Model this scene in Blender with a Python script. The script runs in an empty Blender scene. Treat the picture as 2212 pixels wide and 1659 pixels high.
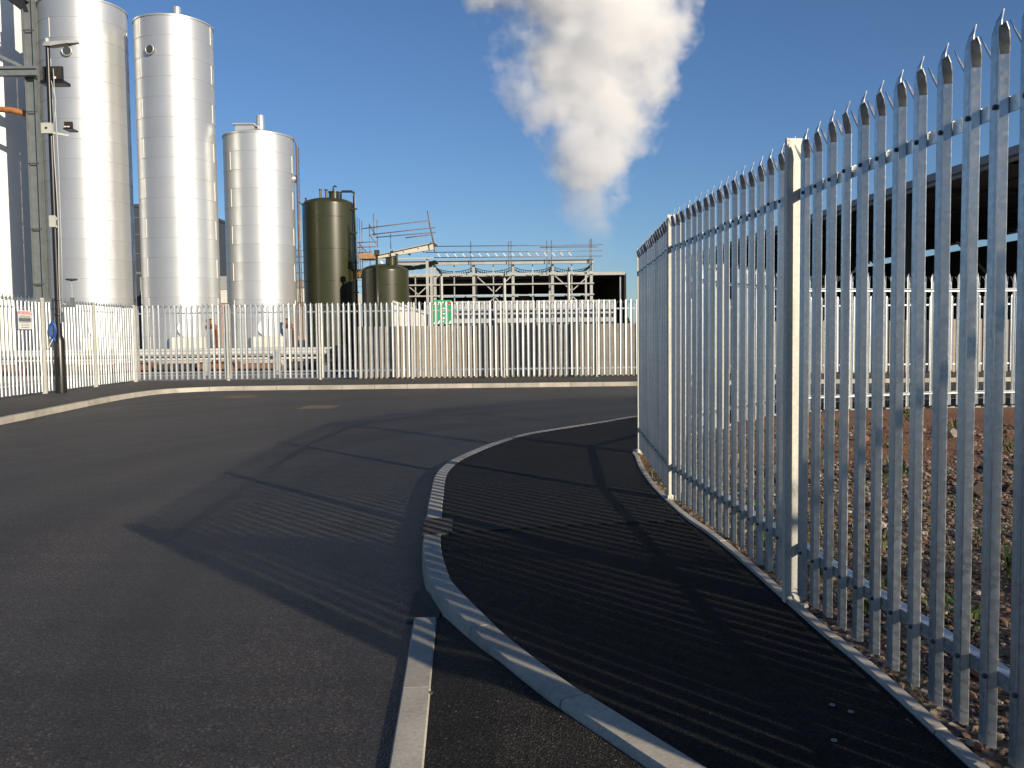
import bpy, math, random
from mathutils import Vector, Matrix, noise
from mathutils.geometry import tessellate_polygon

random.seed(7)
sc = bpy.context.scene
R = math.radians

# ------------------------------------------------------------------ camera
cd = bpy.data.cameras.new('camera'); cam = bpy.data.objects.new('camera', cd)
sc.collection.objects.link(cam); sc.camera = cam
cd.sensor_width = 36.0; cd.lens = 36.0 * 1913 / 2212
cd.clip_start = 0.05; cd.clip_end = 6000
PITCH, ROLL = R(3.2), R(0.65)
fw = Vector((0, math.cos(PITCH), -math.sin(PITCH)))
up0 = Vector((0, math.sin(PITCH), math.cos(PITCH))); rt0 = Vector((1, 0, 0))
up = up0 * math.cos(ROLL) + rt0 * math.sin(ROLL); rt = rt0 * math.cos(ROLL) - up0 * math.sin(ROLL)
m = Matrix((rt, up, -fw)).transposed().to_4x4(); m.translation = Vector((0, 0, 1.48))
cam.matrix_world = m

# ------------------------------------------------------------------ sky, sun, exposure
SUN_EL, SUN_AZ = R(19.0), R(139.0)          # azimuth clockwise from +Y
w = bpy.data.worlds.new('World'); sc.world = w; w.use_nodes = True
nt = w.node_tree; bg = nt.nodes['Background']
sky = nt.nodes.new('ShaderNodeTexSky'); sky.sky_type = 'NISHITA'; sky.sun_disc = False
sky.sun_elevation = SUN_EL; sky.sun_rotation = SUN_AZ
sky.altitude = 100; sky.air_density = 1.0; sky.dust_density = 0.3; sky.ozone_density = 4.0
tint = nt.nodes.new('ShaderNodeMix'); tint.data_type = 'RGBA'; tint.blend_type = 'MULTIPLY'; tint.inputs[0].default_value = 1.0
tint.inputs[7].default_value = (0.88, 1.0, 1.17, 1)          # the deep clear blue of a dry winter sky
nt.links.new(sky.outputs[0], tint.inputs[6]); nt.links.new(tint.outputs[2], bg.inputs['Color']); bg.inputs['Strength'].default_value = 0.067
sl = bpy.data.lights.new('sun', 'SUN'); sun = bpy.data.objects.new('sun', sl); sc.collection.objects.link(sun)
sl.energy = 5.0; sl.angle = R(0.7); sl.color = (1.0, 0.86, 0.66)
to_sun = Vector((math.sin(SUN_AZ) * math.cos(SUN_EL), math.cos(SUN_AZ) * math.cos(SUN_EL), math.sin(SUN_EL)))
sun.rotation_euler = to_sun.to_track_quat('Z', 'Y').to_euler(); sun.location = to_sun * 60
sc.view_settings.view_transform = 'Standard'; sc.view_settings.look = 'None'
sc.view_settings.gamma = 1.0; sc.view_settings.exposure = 0.40
sc.render.engine = 'CYCLES'
sc.cycles.volume_bounces = 16; sc.cycles.volume_step_rate = 0.35; sc.cycles.volume_max_steps = 256
sc.cycles.max_bounces = 18; sc.cycles.diffuse_bounces = 4; sc.cycles.glossy_bounces = 4
sc.cycles.use_denoising = True

# ------------------------------------------------------------------ materials
M = {}
def nodes(name):
    mt = bpy.data.materials.new(name); mt.use_nodes = True
    t = mt.node_tree; b = t.nodes['Principled BSDF']; M[name] = mt
    return mt, t, b
def coord(t, scale=1.0, obj=False):
    if obj:
        c = t.nodes.new('ShaderNodeTexCoord'); o = c.outputs['Object']
    else:
        c = t.nodes.new('ShaderNodeNewGeometry'); o = c.outputs['Position']
    return o
def tex_noise(t, vec, scale, detail=4, rough=0.6):
    n = t.nodes.new('ShaderNodeTexNoise'); n.inputs['Scale'].default_value = scale
    n.inputs['Detail'].default_value = detail; n.inputs['Roughness'].default_value = rough
    t.links.new(vec, n.inputs['Vector']); return n.outputs['Fac']
def ramp(t, fac, stops):
    r = t.nodes.new('ShaderNodeValToRGB'); e = r.color_ramp.elements
    while len(e) < len(stops): e.new(0.5)
    for k, (p, c) in enumerate(stops):
        e[k].position = p; e[k].color = (*c, 1) if len(c) == 3 else c
    t.links.new(fac, r.inputs['Fac']); return r.outputs['Color']
def mixc(t, fac, a, b, mode='MIX'):
    n = t.nodes.new('ShaderNodeMix'); n.data_type = 'RGBA'; n.blend_type = mode
    for v, i in ((fac, 0), (a, 6), (b, 7)):
        if hasattr(v, 'links'): t.links.new(v, n.inputs[i])
        elif i == 0: n.inputs[0].default_value = v
        else: n.inputs[i].default_value = (*v, 1)
    return n.outputs[2]
def bump(t, b, h, strength=0.3, dist=0.01):
    n = t.nodes.new('ShaderNodeBump'); n.inputs['Strength'].default_value = strength
    n.inputs['Distance'].default_value = dist; t.links.new(h, n.inputs['Height'])
    t.links.new(n.outputs[0], b.inputs['Normal'])
def stretch(t, vec, s):
    n = t.nodes.new('ShaderNodeMapping'); n.inputs['Scale'].default_value = s
    t.links.new(vec, n.inputs['Vector']); return n.outputs[0]
def island(t):
    return t.nodes.new('ShaderNodeNewGeometry').outputs['Random Per Island']
def objrand(t):
    return t.nodes.new('ShaderNodeObjectInfo').outputs['Random']
def plain(name, col, rough=0.6, metal=0.0, var=0.12, scale=3.0, bmp=0.0, bscale=60, stretchv=None, orand=0.0, spec=None):
    mt, t, b = nodes(name)
    p = coord(t)
    q = stretch(t, p, stretchv) if stretchv else p
    f = tex_noise(t, q, scale, 5)
    lo = tuple(c * (1 - var) for c in col); hi = tuple(min(1, c * (1 + var)) for c in col)
    c = ramp(t, f, [(0.3, lo), (0.7, hi)])
    if orand:
        k = ramp(t, objrand(t), [(0, (1 - orand,) * 3), (1, (1 + orand * .3,) * 3)])
        c = mixc(t, 1.0, c, k, 'MULTIPLY')
    t.links.new(c, b.inputs['Base Color'])
    b.inputs['Roughness'].default_value = rough; b.inputs['Metallic'].default_value = metal
    if spec is not None: b.inputs['Specular IOR Level'].default_value = spec
    if bmp: bump(t, b, tex_noise(t, p, bscale, 4), bmp, 0.01)
    return mt

def asphalt(name, dark, light, grain=1.0, patch=0.35, rough=0.82, spec=0.35, speck=0.012, tracks=False):
    mt, t, b = nodes(name); p = coord(t)
    v = t.nodes.new('ShaderNodeTexVoronoi'); v.inputs['Scale'].default_value = 95 * grain
    t.links.new(p, v.inputs['Vector'])
    sep = t.nodes.new('ShaderNodeSeparateColor'); t.links.new(v.outputs['Color'], sep.inputs[0])
    c = ramp(t, sep.outputs[0], [(0.0, dark), (0.55, tuple(x * .8 for x in light)), (0.86, tuple(x * 1.25 for x in light)), (1.0, tuple(min(1, x * 3.0) for x in light))])
    f = tex_noise(t, stretch(t, p, (0.55, 0.25, 1)), 1.1, 6, 0.62)
    k = ramp(t, f, [(0.32, (1 - patch,) * 3), (0.68, (1 + patch * .55,) * 3)])
    c = mixc(t, 1.0, c, k, 'MULTIPLY')
    # long drag marks left by tyres and the paver
    g = tex_noise(t, stretch(t, p, (0.10, 2.4, 1)), 2.2, 4, 0.5)
    k2 = ramp(t, g, [(0.35, (0.80,) * 3), (0.65, (1.12,) * 3)])
    c = mixc(t, 1.0, c, k2, 'MULTIPLY')
    if tracks:
        sub = t.nodes.new('ShaderNodeVectorMath'); sub.operation = 'SUBTRACT'; t.links.new(p, sub.inputs[0]); sub.inputs[1].default_value = (7.0, 7.0, 0)
        ln_ = t.nodes.new('ShaderNodeVectorMath'); ln_.operation = 'LENGTH'; t.links.new(sub.outputs[0], ln_.inputs[0])
        wob = t.nodes.new('ShaderNodeMath'); wob.operation = 'MULTIPLY_ADD'; wob.inputs[1].default_value = 1.6
        t.links.new(tex_noise(t, p, 0.22, 3), wob.inputs[0]); t.links.new(ln_.outputs['Value'], wob.inputs[2])
        n1 = t.nodes.new('ShaderNodeTexNoise'); n1.noise_dimensions = '1D'; n1.inputs['Scale'].default_value = 1.25; n1.inputs['Detail'].default_value = 4
        t.links.new(wob.outputs[0], n1.inputs['W'])
        c = mixc(t, 1.0, c, ramp(t, n1.outputs['Fac'], [(0.32, (0.72,) * 3), (0.5, (1.0,) * 3), (0.68, (1.30, 1.28, 1.25))]), 'MULTIPLY')
        # old oil and damp marks
        dm = tex_noise(t, p, 0.55, 5, 0.7)
        c = mixc(t, 1.0, c, ramp(t, dm, [(0.30, (0.55,) * 3), (0.40, (1.0,) * 3)]), 'MULTIPLY')
    # pale grit
    s = t.nodes.new('ShaderNodeTexVoronoi'); s.inputs['Scale'].default_value = 14; t.links.new(p, s.inputs['Vector'])
    s2 = t.nodes.new('ShaderNodeMath'); s2.operation = 'LESS_THAN'; s2.inputs[1].default_value = speck * 4
    t.links.new(s.outputs['Distance'], s2.inputs[0])
    c = mixc(t, s2.outputs[0], c, (0.22, 0.20, 0.18))
    t.links.new(c, b.inputs['Base Color'])
    rr = ramp(t, f, [(0.3, (rough - .14,) * 3), (0.7, (rough,) * 3)])
    t.links.new(rr, b.inputs['Roughness']); b.inputs['Specular IOR Level'].default_value = spec
    bump(t, b, v.outputs['Distance'], 0.8, 0.008)
    return mt

asphalt('road_asphalt', (0.0075, 0.0067, 0.006), (0.036, 0.0298, 0.0245), 1.15, 0.44, 0.72, 0.52, 0.005, True)
asphalt('path_asphalt', (0.004, 0.004, 0.0045), (0.0095, 0.0095, 0.010), 1.5, 0.25, 0.9, 0.15, 0.006)
asphalt('path_asphalt_worn', (0.006, 0.006, 0.0065), (0.014, 0.0138, 0.0138), 1.5, 0.28, 0.88, 0.2, 0.006)
asphalt('footway_asphalt', (0.020, 0.019, 0.018), (0.052, 0.048, 0.044), 1.3, 0.3, 0.8, 0.4, 0.006)
asphalt('apron_asphalt', (0.008, 0.0075, 0.007), (0.028, 0.025, 0.022), 1.6, 0.3, 0.9, 0.2, 0.014)

def concrete(name, col, var=0.18, stain=0.3, orand=0.16):
    mt, t, b = nodes(name); p = coord(t)
    f = tex_noise(t, p, 2.2, 8, 0.65); g = tex_noise(t, p, 55, 5, 0.7)
    c = ramp(t, f, [(0.28, tuple(x * (1 - stain) for x in col)), (0.6, col), (0.8, tuple(min(1, x * 1.08) for x in col))])
    k = ramp(t, g, [(0.3, (1 - var,) * 3), (0.7, (1 + var * .4,) * 3)])
    c = mixc(t, 1.0, c, k, 'MULTIPLY')
    k = ramp(t, objrand(t), [(0, (1 - orand, 1 - orand, 1 - orand * 1.05)), (1, (1.03, 1.02, 1.0))])
    c = mixc(t, 1.0, c, k, 'MULTIPLY')
    t.links.new(c, b.inputs['Base Color']); b.inputs['Roughness'].default_value = 0.9
    b.inputs['Specular IOR Level'].default_value = 0.25
    bump(t, b, g, 0.35, 0.004)
    return mt
concrete('kerb_concrete', (0.46, 0.43, 0.37), 0.22, 0.36)
concrete('edging_concrete', (0.44, 0.41, 0.36))
concrete('mortar', (0.085, 0.078, 0.062), 0.25, 0.35)
concrete('joint_dirt', (0.03, 0.027, 0.022), 0.25, 0.35)
concrete('panel_concrete', (0.40, 0.35, 0.28), 0.14, 0.22, 0.14)
concrete('panel_concrete_weathered', (0.30, 0.28, 0.24), 0.2, 0.3, 0.16)
concrete('yard_concrete', (0.40, 0.37, 0.33), 0.16, 0.25, 0.0)

def galv(name, base=(0.64, 0.665, 0.68), metal=0.88, rough=0.38):
    mt, t, b = nodes(name); p = coord(t, obj=True)
    v = t.nodes.new('ShaderNodeTexVoronoi'); v.inputs['Scale'].default_value = 70; t.links.new(p, v.inputs['Vector'])
    sep = t.nodes.new('ShaderNodeSeparateColor'); t.links.new(v.outputs['Color'], sep.inputs[0])
    f = tex_noise(t, stretch(t, coord(t), (9, 9, 1.2)), 1.3, 6, 0.65)
    c = ramp(t, sep.outputs[0], [(0, tuple(x * .86 for x in base)), (1, base)])
    k = ramp(t, f, [(0.25, (0.66, 0.68, 0.70)), (0.5, (0.96,) * 3), (0.8, (1.06,) * 3)])
    c = mixc(t, 1.0, c, k, 'MULTIPLY')
    k = ramp(t, objrand(t), [(0, (0.84, 0.86, 0.88)), (1, (1.05, 1.04, 1.02))])
    c = mixc(t, 1.0, c, k, 'MULTIPLY')
    t.links.new(c, b.inputs['Base Color']); b.inputs['Metallic'].default_value = metal
    rr = ramp(t, sep.outputs[1], [(0, (rough - .06,) * 3), (1, (rough + .1,) * 3)]); t.links.new(rr, b.inputs['Roughness'])
    bump(t, b, f, 0.06, 0.01)
    return mt
galv('galvanised')
galv('galvanised_post', (0.66, 0.64, 0.57), 0.15, 0.6)

def silo_metal(name, col, metal, rough):
    mt, t, b = nodes(name); p = coord(t)
    f = tex_noise(t, stretch(t, p, (.6, .6, .9)), 1.0, 4)
    c = ramp(t, f, [(0.3, tuple(x * .94 for x in col)), (0.7, col)])
    k = ramp(t, objrand(t), [(0, (0.97,) * 3), (1, (1.02,) * 3)])
    c = mixc(t, 1.0, c, k, 'MULTIPLY')
    t.links.new(c, b.inputs['Base Color']); b.inputs['Metallic'].default_value = metal
    b.inputs['Roughness'].default_value = rough
    g = tex_noise(t, stretch(t, p, (1.2, 1.2, 1.6)), 0.9, 3)
    bump(t, b, g, 0.06, 0.02)
    return mt
silo_metal('silo_aluminium', (0.545, 0.56, 0.565), 0.64, 0.41)
silo_metal('silo_cream', (0.70, 0.68, 0.63), 0.0, 0.38)
plain('seam', (0.40, 0.40, 0.39), 0.6, 0.3)
plain('tank_green', (0.032, 0.034, 0.014), 0.30, 0.0, 0.10, 1.2)
plain('frame_green_grey', (0.14, 0.16, 0.165), 0.55, 0.1, 0.15)
plain('black_paint', (0.010, 0.009, 0.009), 0.35, 0.0, 0.2)
plain('dark_casting', (0.050, 0.045, 0.039), 0.8, 0.0, 0.3, spec=.2)
plain('grey_plastic', (0.42, 0.43, 0.40), 0.5, 0.0, 0.06)
plain('lantern_grey', (0.36, 0.37, 0.37), 0.45, 0.1, 0.06)
plain('glass_dark', (0.05, 0.055, 0.05), 0.12, 0.0, 0.1)
plain('white_paint', (0.74, 0.73, 0.68), 0.5, 0.0, 0.07)
plain('cream_paint_and_sunlit', (0.52, 0.50, 0.44), 0.5, 0.0, 0.07)  # real cream paint, and the sunlit look of some shed braces
plain('steel_white', (0.40, 0.41, 0.395), 0.55, 0.1, 0.12, orand=0.15)
plain('scaffold_tube', (0.24, 0.22, 0.20), 0.5, 0.5, 0.3, 6, orand=0.3)
plain('rust_tube', (0.16, 0.11, 0.085), 0.75, 0.1, 0.35, 6, orand=0.25)
plain('scaffold_board', (0.34, 0.20, 0.10), 0.85, 0, 0.25, 5, orand=0.3)
plain('rust', (0.20, 0.085, 0.035), 0.85, 0.0, 0.35, 9, 0.3, 50)
plain('rust_cover', (0.105, 0.068, 0.042), 0.8, 0.1, 0.35, 14)
plain('orange_pipe', (0.30, 0.12, 0.04), 0.7, 0.0, 0.25, 5)
plain('green_net', (0.010, 0.055, 0.035), 0.9, 0, 0.3, 8)
plain('corrugated', (0.26, 0.26, 0.27), 0.5, 0.3, 0.12)
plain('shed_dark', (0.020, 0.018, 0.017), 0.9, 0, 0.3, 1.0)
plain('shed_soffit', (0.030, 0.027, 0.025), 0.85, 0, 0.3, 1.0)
plain('gutter_grey', (0.16, 0.17, 0.18), 0.5, 0.1, 0.1)
plain('clad_dark', (0.045, 0.052, 0.065), 0.6, 0.0, 0.1)
plain('clad_grey', (0.30, 0.31, 0.31), 0.6, 0.1, 0.08)
plain('clad_white', (0.58, 0.57, 0.52), 0.6, 0, 0.06)
plain('brick_pink', (0.42, 0.28, 0.20), 0.85, 0, 0.12, 6)
plain('sign_white', (0.72, 0.71, 0.68), 0.5, 0, 0.03)
plain('sign_red', (0.55, 0.05, 0.045), 0.5, 0, 0.05)
plain('sign_dark', (0.10, 0.11, 0.11), 0.5, 0, 0.1)
plain('green_board', (0.015, 0.30, 0.10), 0.5, 0, 0.1)
plain('blue_cable', (0.012, 0.07, 0.28), 0.4, 0, 0.15)
plain('yellow_plastic', (0.75, 0.52, 0.03), 0.5, 0, 0.08)
plain('far_land', (0.12, 0.11, 0.075), 0.95, 0, 0.3, 0.05)
plain('bolt_steel', (0.09, 0.09, 0.09), 0.6, 0.4, 0.3)
plain('zinc_washer', (0.30, 0.30, 0.29), 0.5, 0.3, 0.1)

def soil_mat():
    mt, t, b = nodes('field_soil'); p = coord(t)
    f = tex_noise(t, p, 0.75, 6, 0.6); g = tex_noise(t, p, 28, 6, 0.7)
    v = t.nodes.new('ShaderNodeTexVoronoi'); v.inputs['Scale'].default_value = 34; t.links.new(p, v.inputs['Vector'])
    sep = t.nodes.new('ShaderNodeSeparateColor'); t.links.new(v.outputs['Color'], sep.inputs[0])
    red = ramp(t, g, [(0.3, (0.105, 0.042, 0.020)), (0.7, (0.22, 0.10, 0.050))])
    grav = ramp(t, sep.outputs[0], [(0, (0.035, 0.028, 0.023)), (0.5, (0.085, 0.057, 0.041)), (0.85, (0.16, 0.105, 0.073)), (1, (0.28, 0.23, 0.18))])
    s = t.nodes.new('ShaderNodeSeparateXYZ'); t.links.new(p, s.inputs[0])
    # rubble near the road, bare red earth further into the plot
    a = t.nodes.new('ShaderNodeMath'); a.operation = 'MULTIPLY_ADD'; a.inputs[1].default_value = 3.0
    t.links.new(f, a.inputs[0]); t.links.new(s.outputs[1], a.inputs[2])
    mr = t.nodes.new('ShaderNodeMapRange'); mr.inputs['From Min'].default_value = 9.6; mr.inputs['From Max'].default_value = 10.6
    t.links.new(a.outputs[0], mr.inputs['Value'])
    c = mixc(t, mr.outputs[0], grav, red)
    t.links.new(c, b.inputs['Base Color']); b.inputs['Roughness'].default_value = 0.95
    bump(t, b, v.outputs['Distance'], 0.7, 0.02)
soil_mat()
def stone_mat(name, per):
    mt, t, b = nodes(name)
    r = island(t) if per == 'island' else objrand(t)
    c = ramp(t, r, [(0, (0.035, 0.028, 0.024)), (0.25, (0.10, 0.062, 0.046)), (0.5, (0.18, 0.098, 0.068)),
                    (0.7, (0.145, 0.125, 0.105)), (0.9, (0.24, 0.19, 0.135)), (1, (0.42, 0.38, 0.32))])
    g = tex_noise(t, coord(t), 40, 5)
    k = ramp(t, g, [(0.3, (0.75,) * 3), (0.7, (1.1,) * 3)])
    c = mixc(t, 1.0, c, k, 'MULTIPLY'); t.links.new(c, b.inputs['Base Color'])
    b.inputs['Roughness'].default_value = 0.9; bump(t, b, g, 0.4, 0.01)
stone_mat('gravel_stone', 'island'); stone_mat('rubble_stone', 'object')
def leaf_mat(name, a, bcol):
    mt, t, b = nodes(name)
    c = ramp(t, island(t), [(0, a), (1, bcol)]); t.links.new(c, b.inputs['Base Color'])
    b.inputs['Roughness'].default_value = 0.65
leaf_mat('weed_leaf', (0.035, 0.075, 0.018), (0.11, 0.15, 0.04))
leaf_mat('grass_blade', (0.06, 0.08, 0.02), (0.20, 0.16, 0.07))
leaf_mat('dry_stalk', (0.16, 0.10, 0.045), (0.28, 0.20, 0.10))
leaf_mat('hedge_leaf', (0.025, 0.032, 0.012), (0.06, 0.07, 0.025))

# ------------------------------------------------------------------ mesh helpers
class MB:
    def __init__(s): s.v = []; s.f = []
    def add(s, vs, fs):
        o = len(s.v); s.v += [Vector(p) for p in vs]; s.f += [[i + o for i in f] for f in fs]; return s
    def box(s, x0, x1, y0, y1, z0, z1):
        return s.add([(x0,y0,z0),(x1,y0,z0),(x1,y1,z0),(x0,y1,z0),(x0,y0,z1),(x1,y0,z1),(x1,y1,z1),(x0,y1,z1)],
                     [(3,2,1,0),(4,5,6,7),(0,1,5,4),(1,2,6,5),(2,3,7,6),(3,0,4,7)])
    def beam(s, p, q, wd, ht, upv=(0,0,1)):
        p, q = Vector(p), Vector(q); d = (q - p).normalized(); u = Vector(upv)
        if abs(d.dot(u)) > .95: u = Vector((0,1,0))
        a = d.cross(u).normalized(); b = a.cross(d)
        c = [p - a*wd/2 - b*ht/2, p + a*wd/2 - b*ht/2, p + a*wd/2 + b*ht/2, p - a*wd/2 + b*ht/2]
        c += [x + (q - p) for x in c]
        return s.add(c, [(3,2,1,0),(4,5,6,7),(0,1,5,4),(1,2,6,5),(2,3,7,6),(3,0,4,7)])
    def tube(s, pts, r, n=8, cap=True):
        pts = [Vector(p) for p in pts]; rings = []
        o = len(s.v)
        for i, p in enumerate(pts):
            d = (pts[min(i+1, len(pts)-1)] - pts[max(i-1, 0)]).normalized()
            u = Vector((0,0,1)) if abs(d.z) < .9 else Vector((0,1,0))
            a = d.cross(u).normalized(); b = a.cross(d).normalized()
            rr = r[i] if isinstance(r, (list, tuple)) else r
            s.v += [p + (a*math.cos(2*math.pi*k/n) + b*math.sin(2*math.pi*k/n))*rr for k in range(n)]
        for i in range(len(pts)-1):
            for k in range(n):
                s.f.append([o+i*n+k, o+i*n+(k+1)%n, o+(i+1)*n+(k+1)%n, o+(i+1)*n+k])
        if cap:
            s.f.append([o+k for k in range(n)][::-1]); s.f.append([o+(len(pts)-1)*n+k for k in range(n)])
        return s
    def lathe(s, prof, c=(0,0,0), n=32, a0=0.0, a1=2*math.pi):
        full = abs(a1-a0-2*math.pi) < 1e-6; o = len(s.v); k = n if full else n+1
        for (r, z) in prof:
            for i in range(k):
                a = a0 + (a1-a0)*i/n
                s.v.append(Vector((c[0]+r*math.cos(a), c[1]+r*math.sin(a), c[2]+z)))
        for j in range(len(prof)-1):
            for i in range(n):
                i2 = (i+1) % k
                s.f.append([o+j*k+i, o+j*k+i2, o+(j+1)*k+i2, o+(j+1)*k+i])
        return s
    def prism(s, poly, z0, z1):
        n = len(poly); o = len(s.v)
        s.v += [Vector((x, y, z0)) for x, y in poly] + [Vector((x, y, z1)) for x, y in poly]
        for tr in tessellate_polygon([[Vector((x, y, 0)) for x, y in poly]]):
            a, b, c = tr
            if (Vector(poly[b]) - Vector(poly[a])).cross(Vector(poly[c]) - Vector(poly[a])) < 0: a, c = c, a
            s.f.append([o+n+a, o+n+b, o+n+c]); s.f.append([o+c, o+b, o+a])
        for i in range(n):
            j = (i+1) % n; s.f.append([o+i, o+j, o+n+j, o+n+i])
        return s
    def mesh(s, name, mat, off=Vector((0,0,0)), smooth=False):
        me = bpy.data.meshes.new(name)
        me.from_pydata([v - off for v in s.v], [], s.f); me.update()
        me.materials.append(M[mat] if isinstance(mat, str) else mat)
        if smooth:
            me.polygons.foreach_set('use_smooth', [True]*len(me.polygons))
        return me
    def build(s, name, mat, parent=None, smooth=False, loc=None):
        off = Vector((0,0,0))
        if parent is not None: off = world_loc(parent)
        elif loc is not None: off = Vector(loc)
        o = bpy.data.objects.new(name, s.mesh(name, mat, off, smooth)); sc.collection.objects.link(o)
        if parent is not None: o.parent = parent
        elif loc is not None: o.location = loc
        return o
def world_loc(o):
    p = Vector((0,0,0))
    while o is not None: p += o.location; o = o.parent
    return p
def smooth_by_angle(o, ang=35):
    me = o.data
    me.polygons.foreach_set('use_smooth', [True]*len(me.polygons))
    me.set_sharp_from_angle(angle=R(ang))
def tag(o, label, cat, group=None, kind=None):
    if label: o['label'] = label
    if cat: o['category'] = cat
    if group: o['group'] = group
    if kind: o['kind'] = kind
    return o
def thing(name, loc, label, cat, group=None):
    o = bpy.data.objects.new(name, None); sc.collection.objects.link(o); o.location = loc; o.empty_display_size = .2
    return tag(o, label, cat, group)
def structure(o): o['kind'] = 'structure'; return o
def inst(name, me, parent, mtx):
    o = bpy.data.objects.new(name, me); sc.collection.objects.link(o); o.parent = parent; o.matrix_local = mtx; return o

def resample(pts, step):
    """smooth a polyline (Catmull-Rom) and walk it at even steps"""
    P = [Vector((*p, 0)) for p in pts]; out = []
    for i in range(len(P)-1):
        p0, p1, p2, p3 = P[max(i-1,0)], P[i], P[i+1], P[min(i+2, len(P)-1)]
        n = max(2, int((p2-p1).length/0.05))
        for k in range(n):
            t = k/n
            out.append(0.5*((2*p1)+(p2-p0)*t+(2*p0-5*p1+4*p2-p3)*t*t+(3*p1-p0-3*p2+p3)*t**3))
    out.append(P[-1])
    res = [out[0]]; acc = 0
    for a, b in zip(out, out[1:]):
        L = (b-a).length
        while acc + L >= step:
            f = (step-acc)/L; a = a.lerp(b, f); res.append(a.copy()); L = (b-a).length; acc = 0
        acc += L
    return res
def offset(pts, d):
    out = []
    for i, p in enumerate(pts):
        t = (pts[min(i+1, len(pts)-1)] - pts[max(i-1, 0)]).normalized()
        out.append(p + Vector((t.y, -t.x, 0))*d)      # d > 0: to the right of travel
    return out

# ------------------------------------------------------------------ ground, road, pavements
structure(MB().box(-2500, 2500, -2500, 2500, -1.2, -0.09).build('ground', 'far_land'))
structure(MB().box(-9.9, 70, -14, 26.0, -0.3, 0.0).build('road', 'road_asphalt'))
structure(MB().box(-75, 75, 28.45, 130, -0.3, 0.05).build('yard', 'yard_concrete'))
structure(MB().box(-75, -12.15, -14, 28.45, -0.3, 0.05).build('yard', 'yard_concrete'))

# far kerb: runs up the left side, round the bend and along the far side (travelling away, then right)
FAR = [(-8.2, 4.0), (-8.55, 10.0), (-8.95, 15.3), (-9.45, 20.4), (-9.5, 22.6), (-9.25, 23.8), (-8.5, 24.5), (-7.4, 24.72),
       (-4.3, 24.72), (0, 24.75), (5, 24.8), (12, 24.9), (20, 25.0), (30, 25.1)]
far_line = resample(FAR, 0.0915)
NEAR = [(30, 18.0), (16, 17.9), (9, 17.6), (5.6, 16.9), (3.6, 15.95), (2.11, 14.675), (1.382, 13.72), (0.766, 12.937), (0.131, 12.086),
        (-0.305, 11.011), (-0.568, 10.102), (-0.704, 9.485), (-0.765, 8.82), (-0.76, 8.263), (-0.708, 7.331), (-0.685, 6.922),
        (-0.647, 6.385), (-0.62, 5.913), (-0.586, 5.549), (-0.53, 5.156), (-0.46, 4.79), (-0.294, 4.291), (-0.142, 3.874),
        (0.066, 3.409), (0.189, 3.167), (0.317, 2.939), (0.411, 2.769), (0.62, 2.42), (0.95, 2.0), (1.4, 1.6)]
near_line = resample(NEAR, 0.0915)
EDGE = [(30, 15.9), (16, 15.8), (10, 15.65), (7.3, 15.5), (5.6, 15.2), (4.5, 14.72), (3.6, 13.6), (2.75, 12.4), (1.95, 11.1), (1.42, 10.25),
        (1.335, 9.6), (1.275, 8.937), (1.237, 8.138), (1.227, 7.647), (1.235, 7.05), (1.257, 6.421), (1.305, 5.977), (1.335, 5.516),
        (1.352, 5.049), (1.362, 4.662), (1.37, 4.361), (1.381, 3.927), (1.398, 3.611), (1.408, 3.315), (1.41, 2.9), (1.413, 2.4), (1.42, 1.75)]
edge_line = resample(EDGE, 0.0915)

def kerb_run(line, step_n, width, zt, zb, side, mat, name, gap=0.005, jitter=0.002, face_z=None, first=0, last=None, bev=0.014, skip=None):
    """each stone is a piece of its own; side=+1: the body lies to the right of travel, the kerb face is on the line itself"""
    root = bpy.data.objects.new(name, None); sc.collection.objects.link(root); structure(root)
    last = len(line)-1 if last is None else last
    i = first
    while i < last - 1:
        n = min(step_n, last - i)
        if last - i - n < 4: n = last - i
        seg = [p.copy() for p in line[i:i+n+1]]; i += n
        if skip and skip(seg[len(seg)//2]): continue
        t0 = (seg[1]-seg[0]).normalized(); seg[0] += t0*gap; seg[-1] -= t0*gap
        dz = random.uniform(-jitter, jitter); do = random.uniform(-jitter, jitter)
        prof = [(0, zb), (0.004, zt - bev - .012), (0.009, zt - bev*.6), (bev, zt - .001), (bev + .012, zt), (width-.006, zt), (width, zt-.006), (width, zb)]
        b = MB(); k = len(prof)
        for j, p in enumerate(seg):
            t = (seg[min(j+1, len(seg)-1)] - seg[max(j-1, 0)]).normalized(); nrm = Vector((t.y, -t.x, 0))*side
            for (d, z) in prof: b.v.append(p + nrm*(d+do) + Vector((0, 0, z+dz)))
        for j in range(len(seg)-1):
            for a in range(k):
                q = [j*k+a, j*k+(a+1)%k, (j+1)*k+(a+1)%k, (j+1)*k+a]
                b.f.append(q if side > 0 else q[::-1])
        b.f.append(list(range(k)) if side < 0 else list(range(k))[::-1])
        e = [(len(seg)-1)*k+a for a in range(k)]; b.f.append(e if side > 0 else e[::-1])
        c = seg[len(seg)//2]
        o = b.build('kerb_stone', mat, root)
        smooth_by_angle(o, 40)
    return root
DRAIN_Y = (5.99, 6.52)
kerb_run(far_line, 10, 0.125, 0.12, -0.1, -1, 'kerb_concrete', 'kerb')
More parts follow.
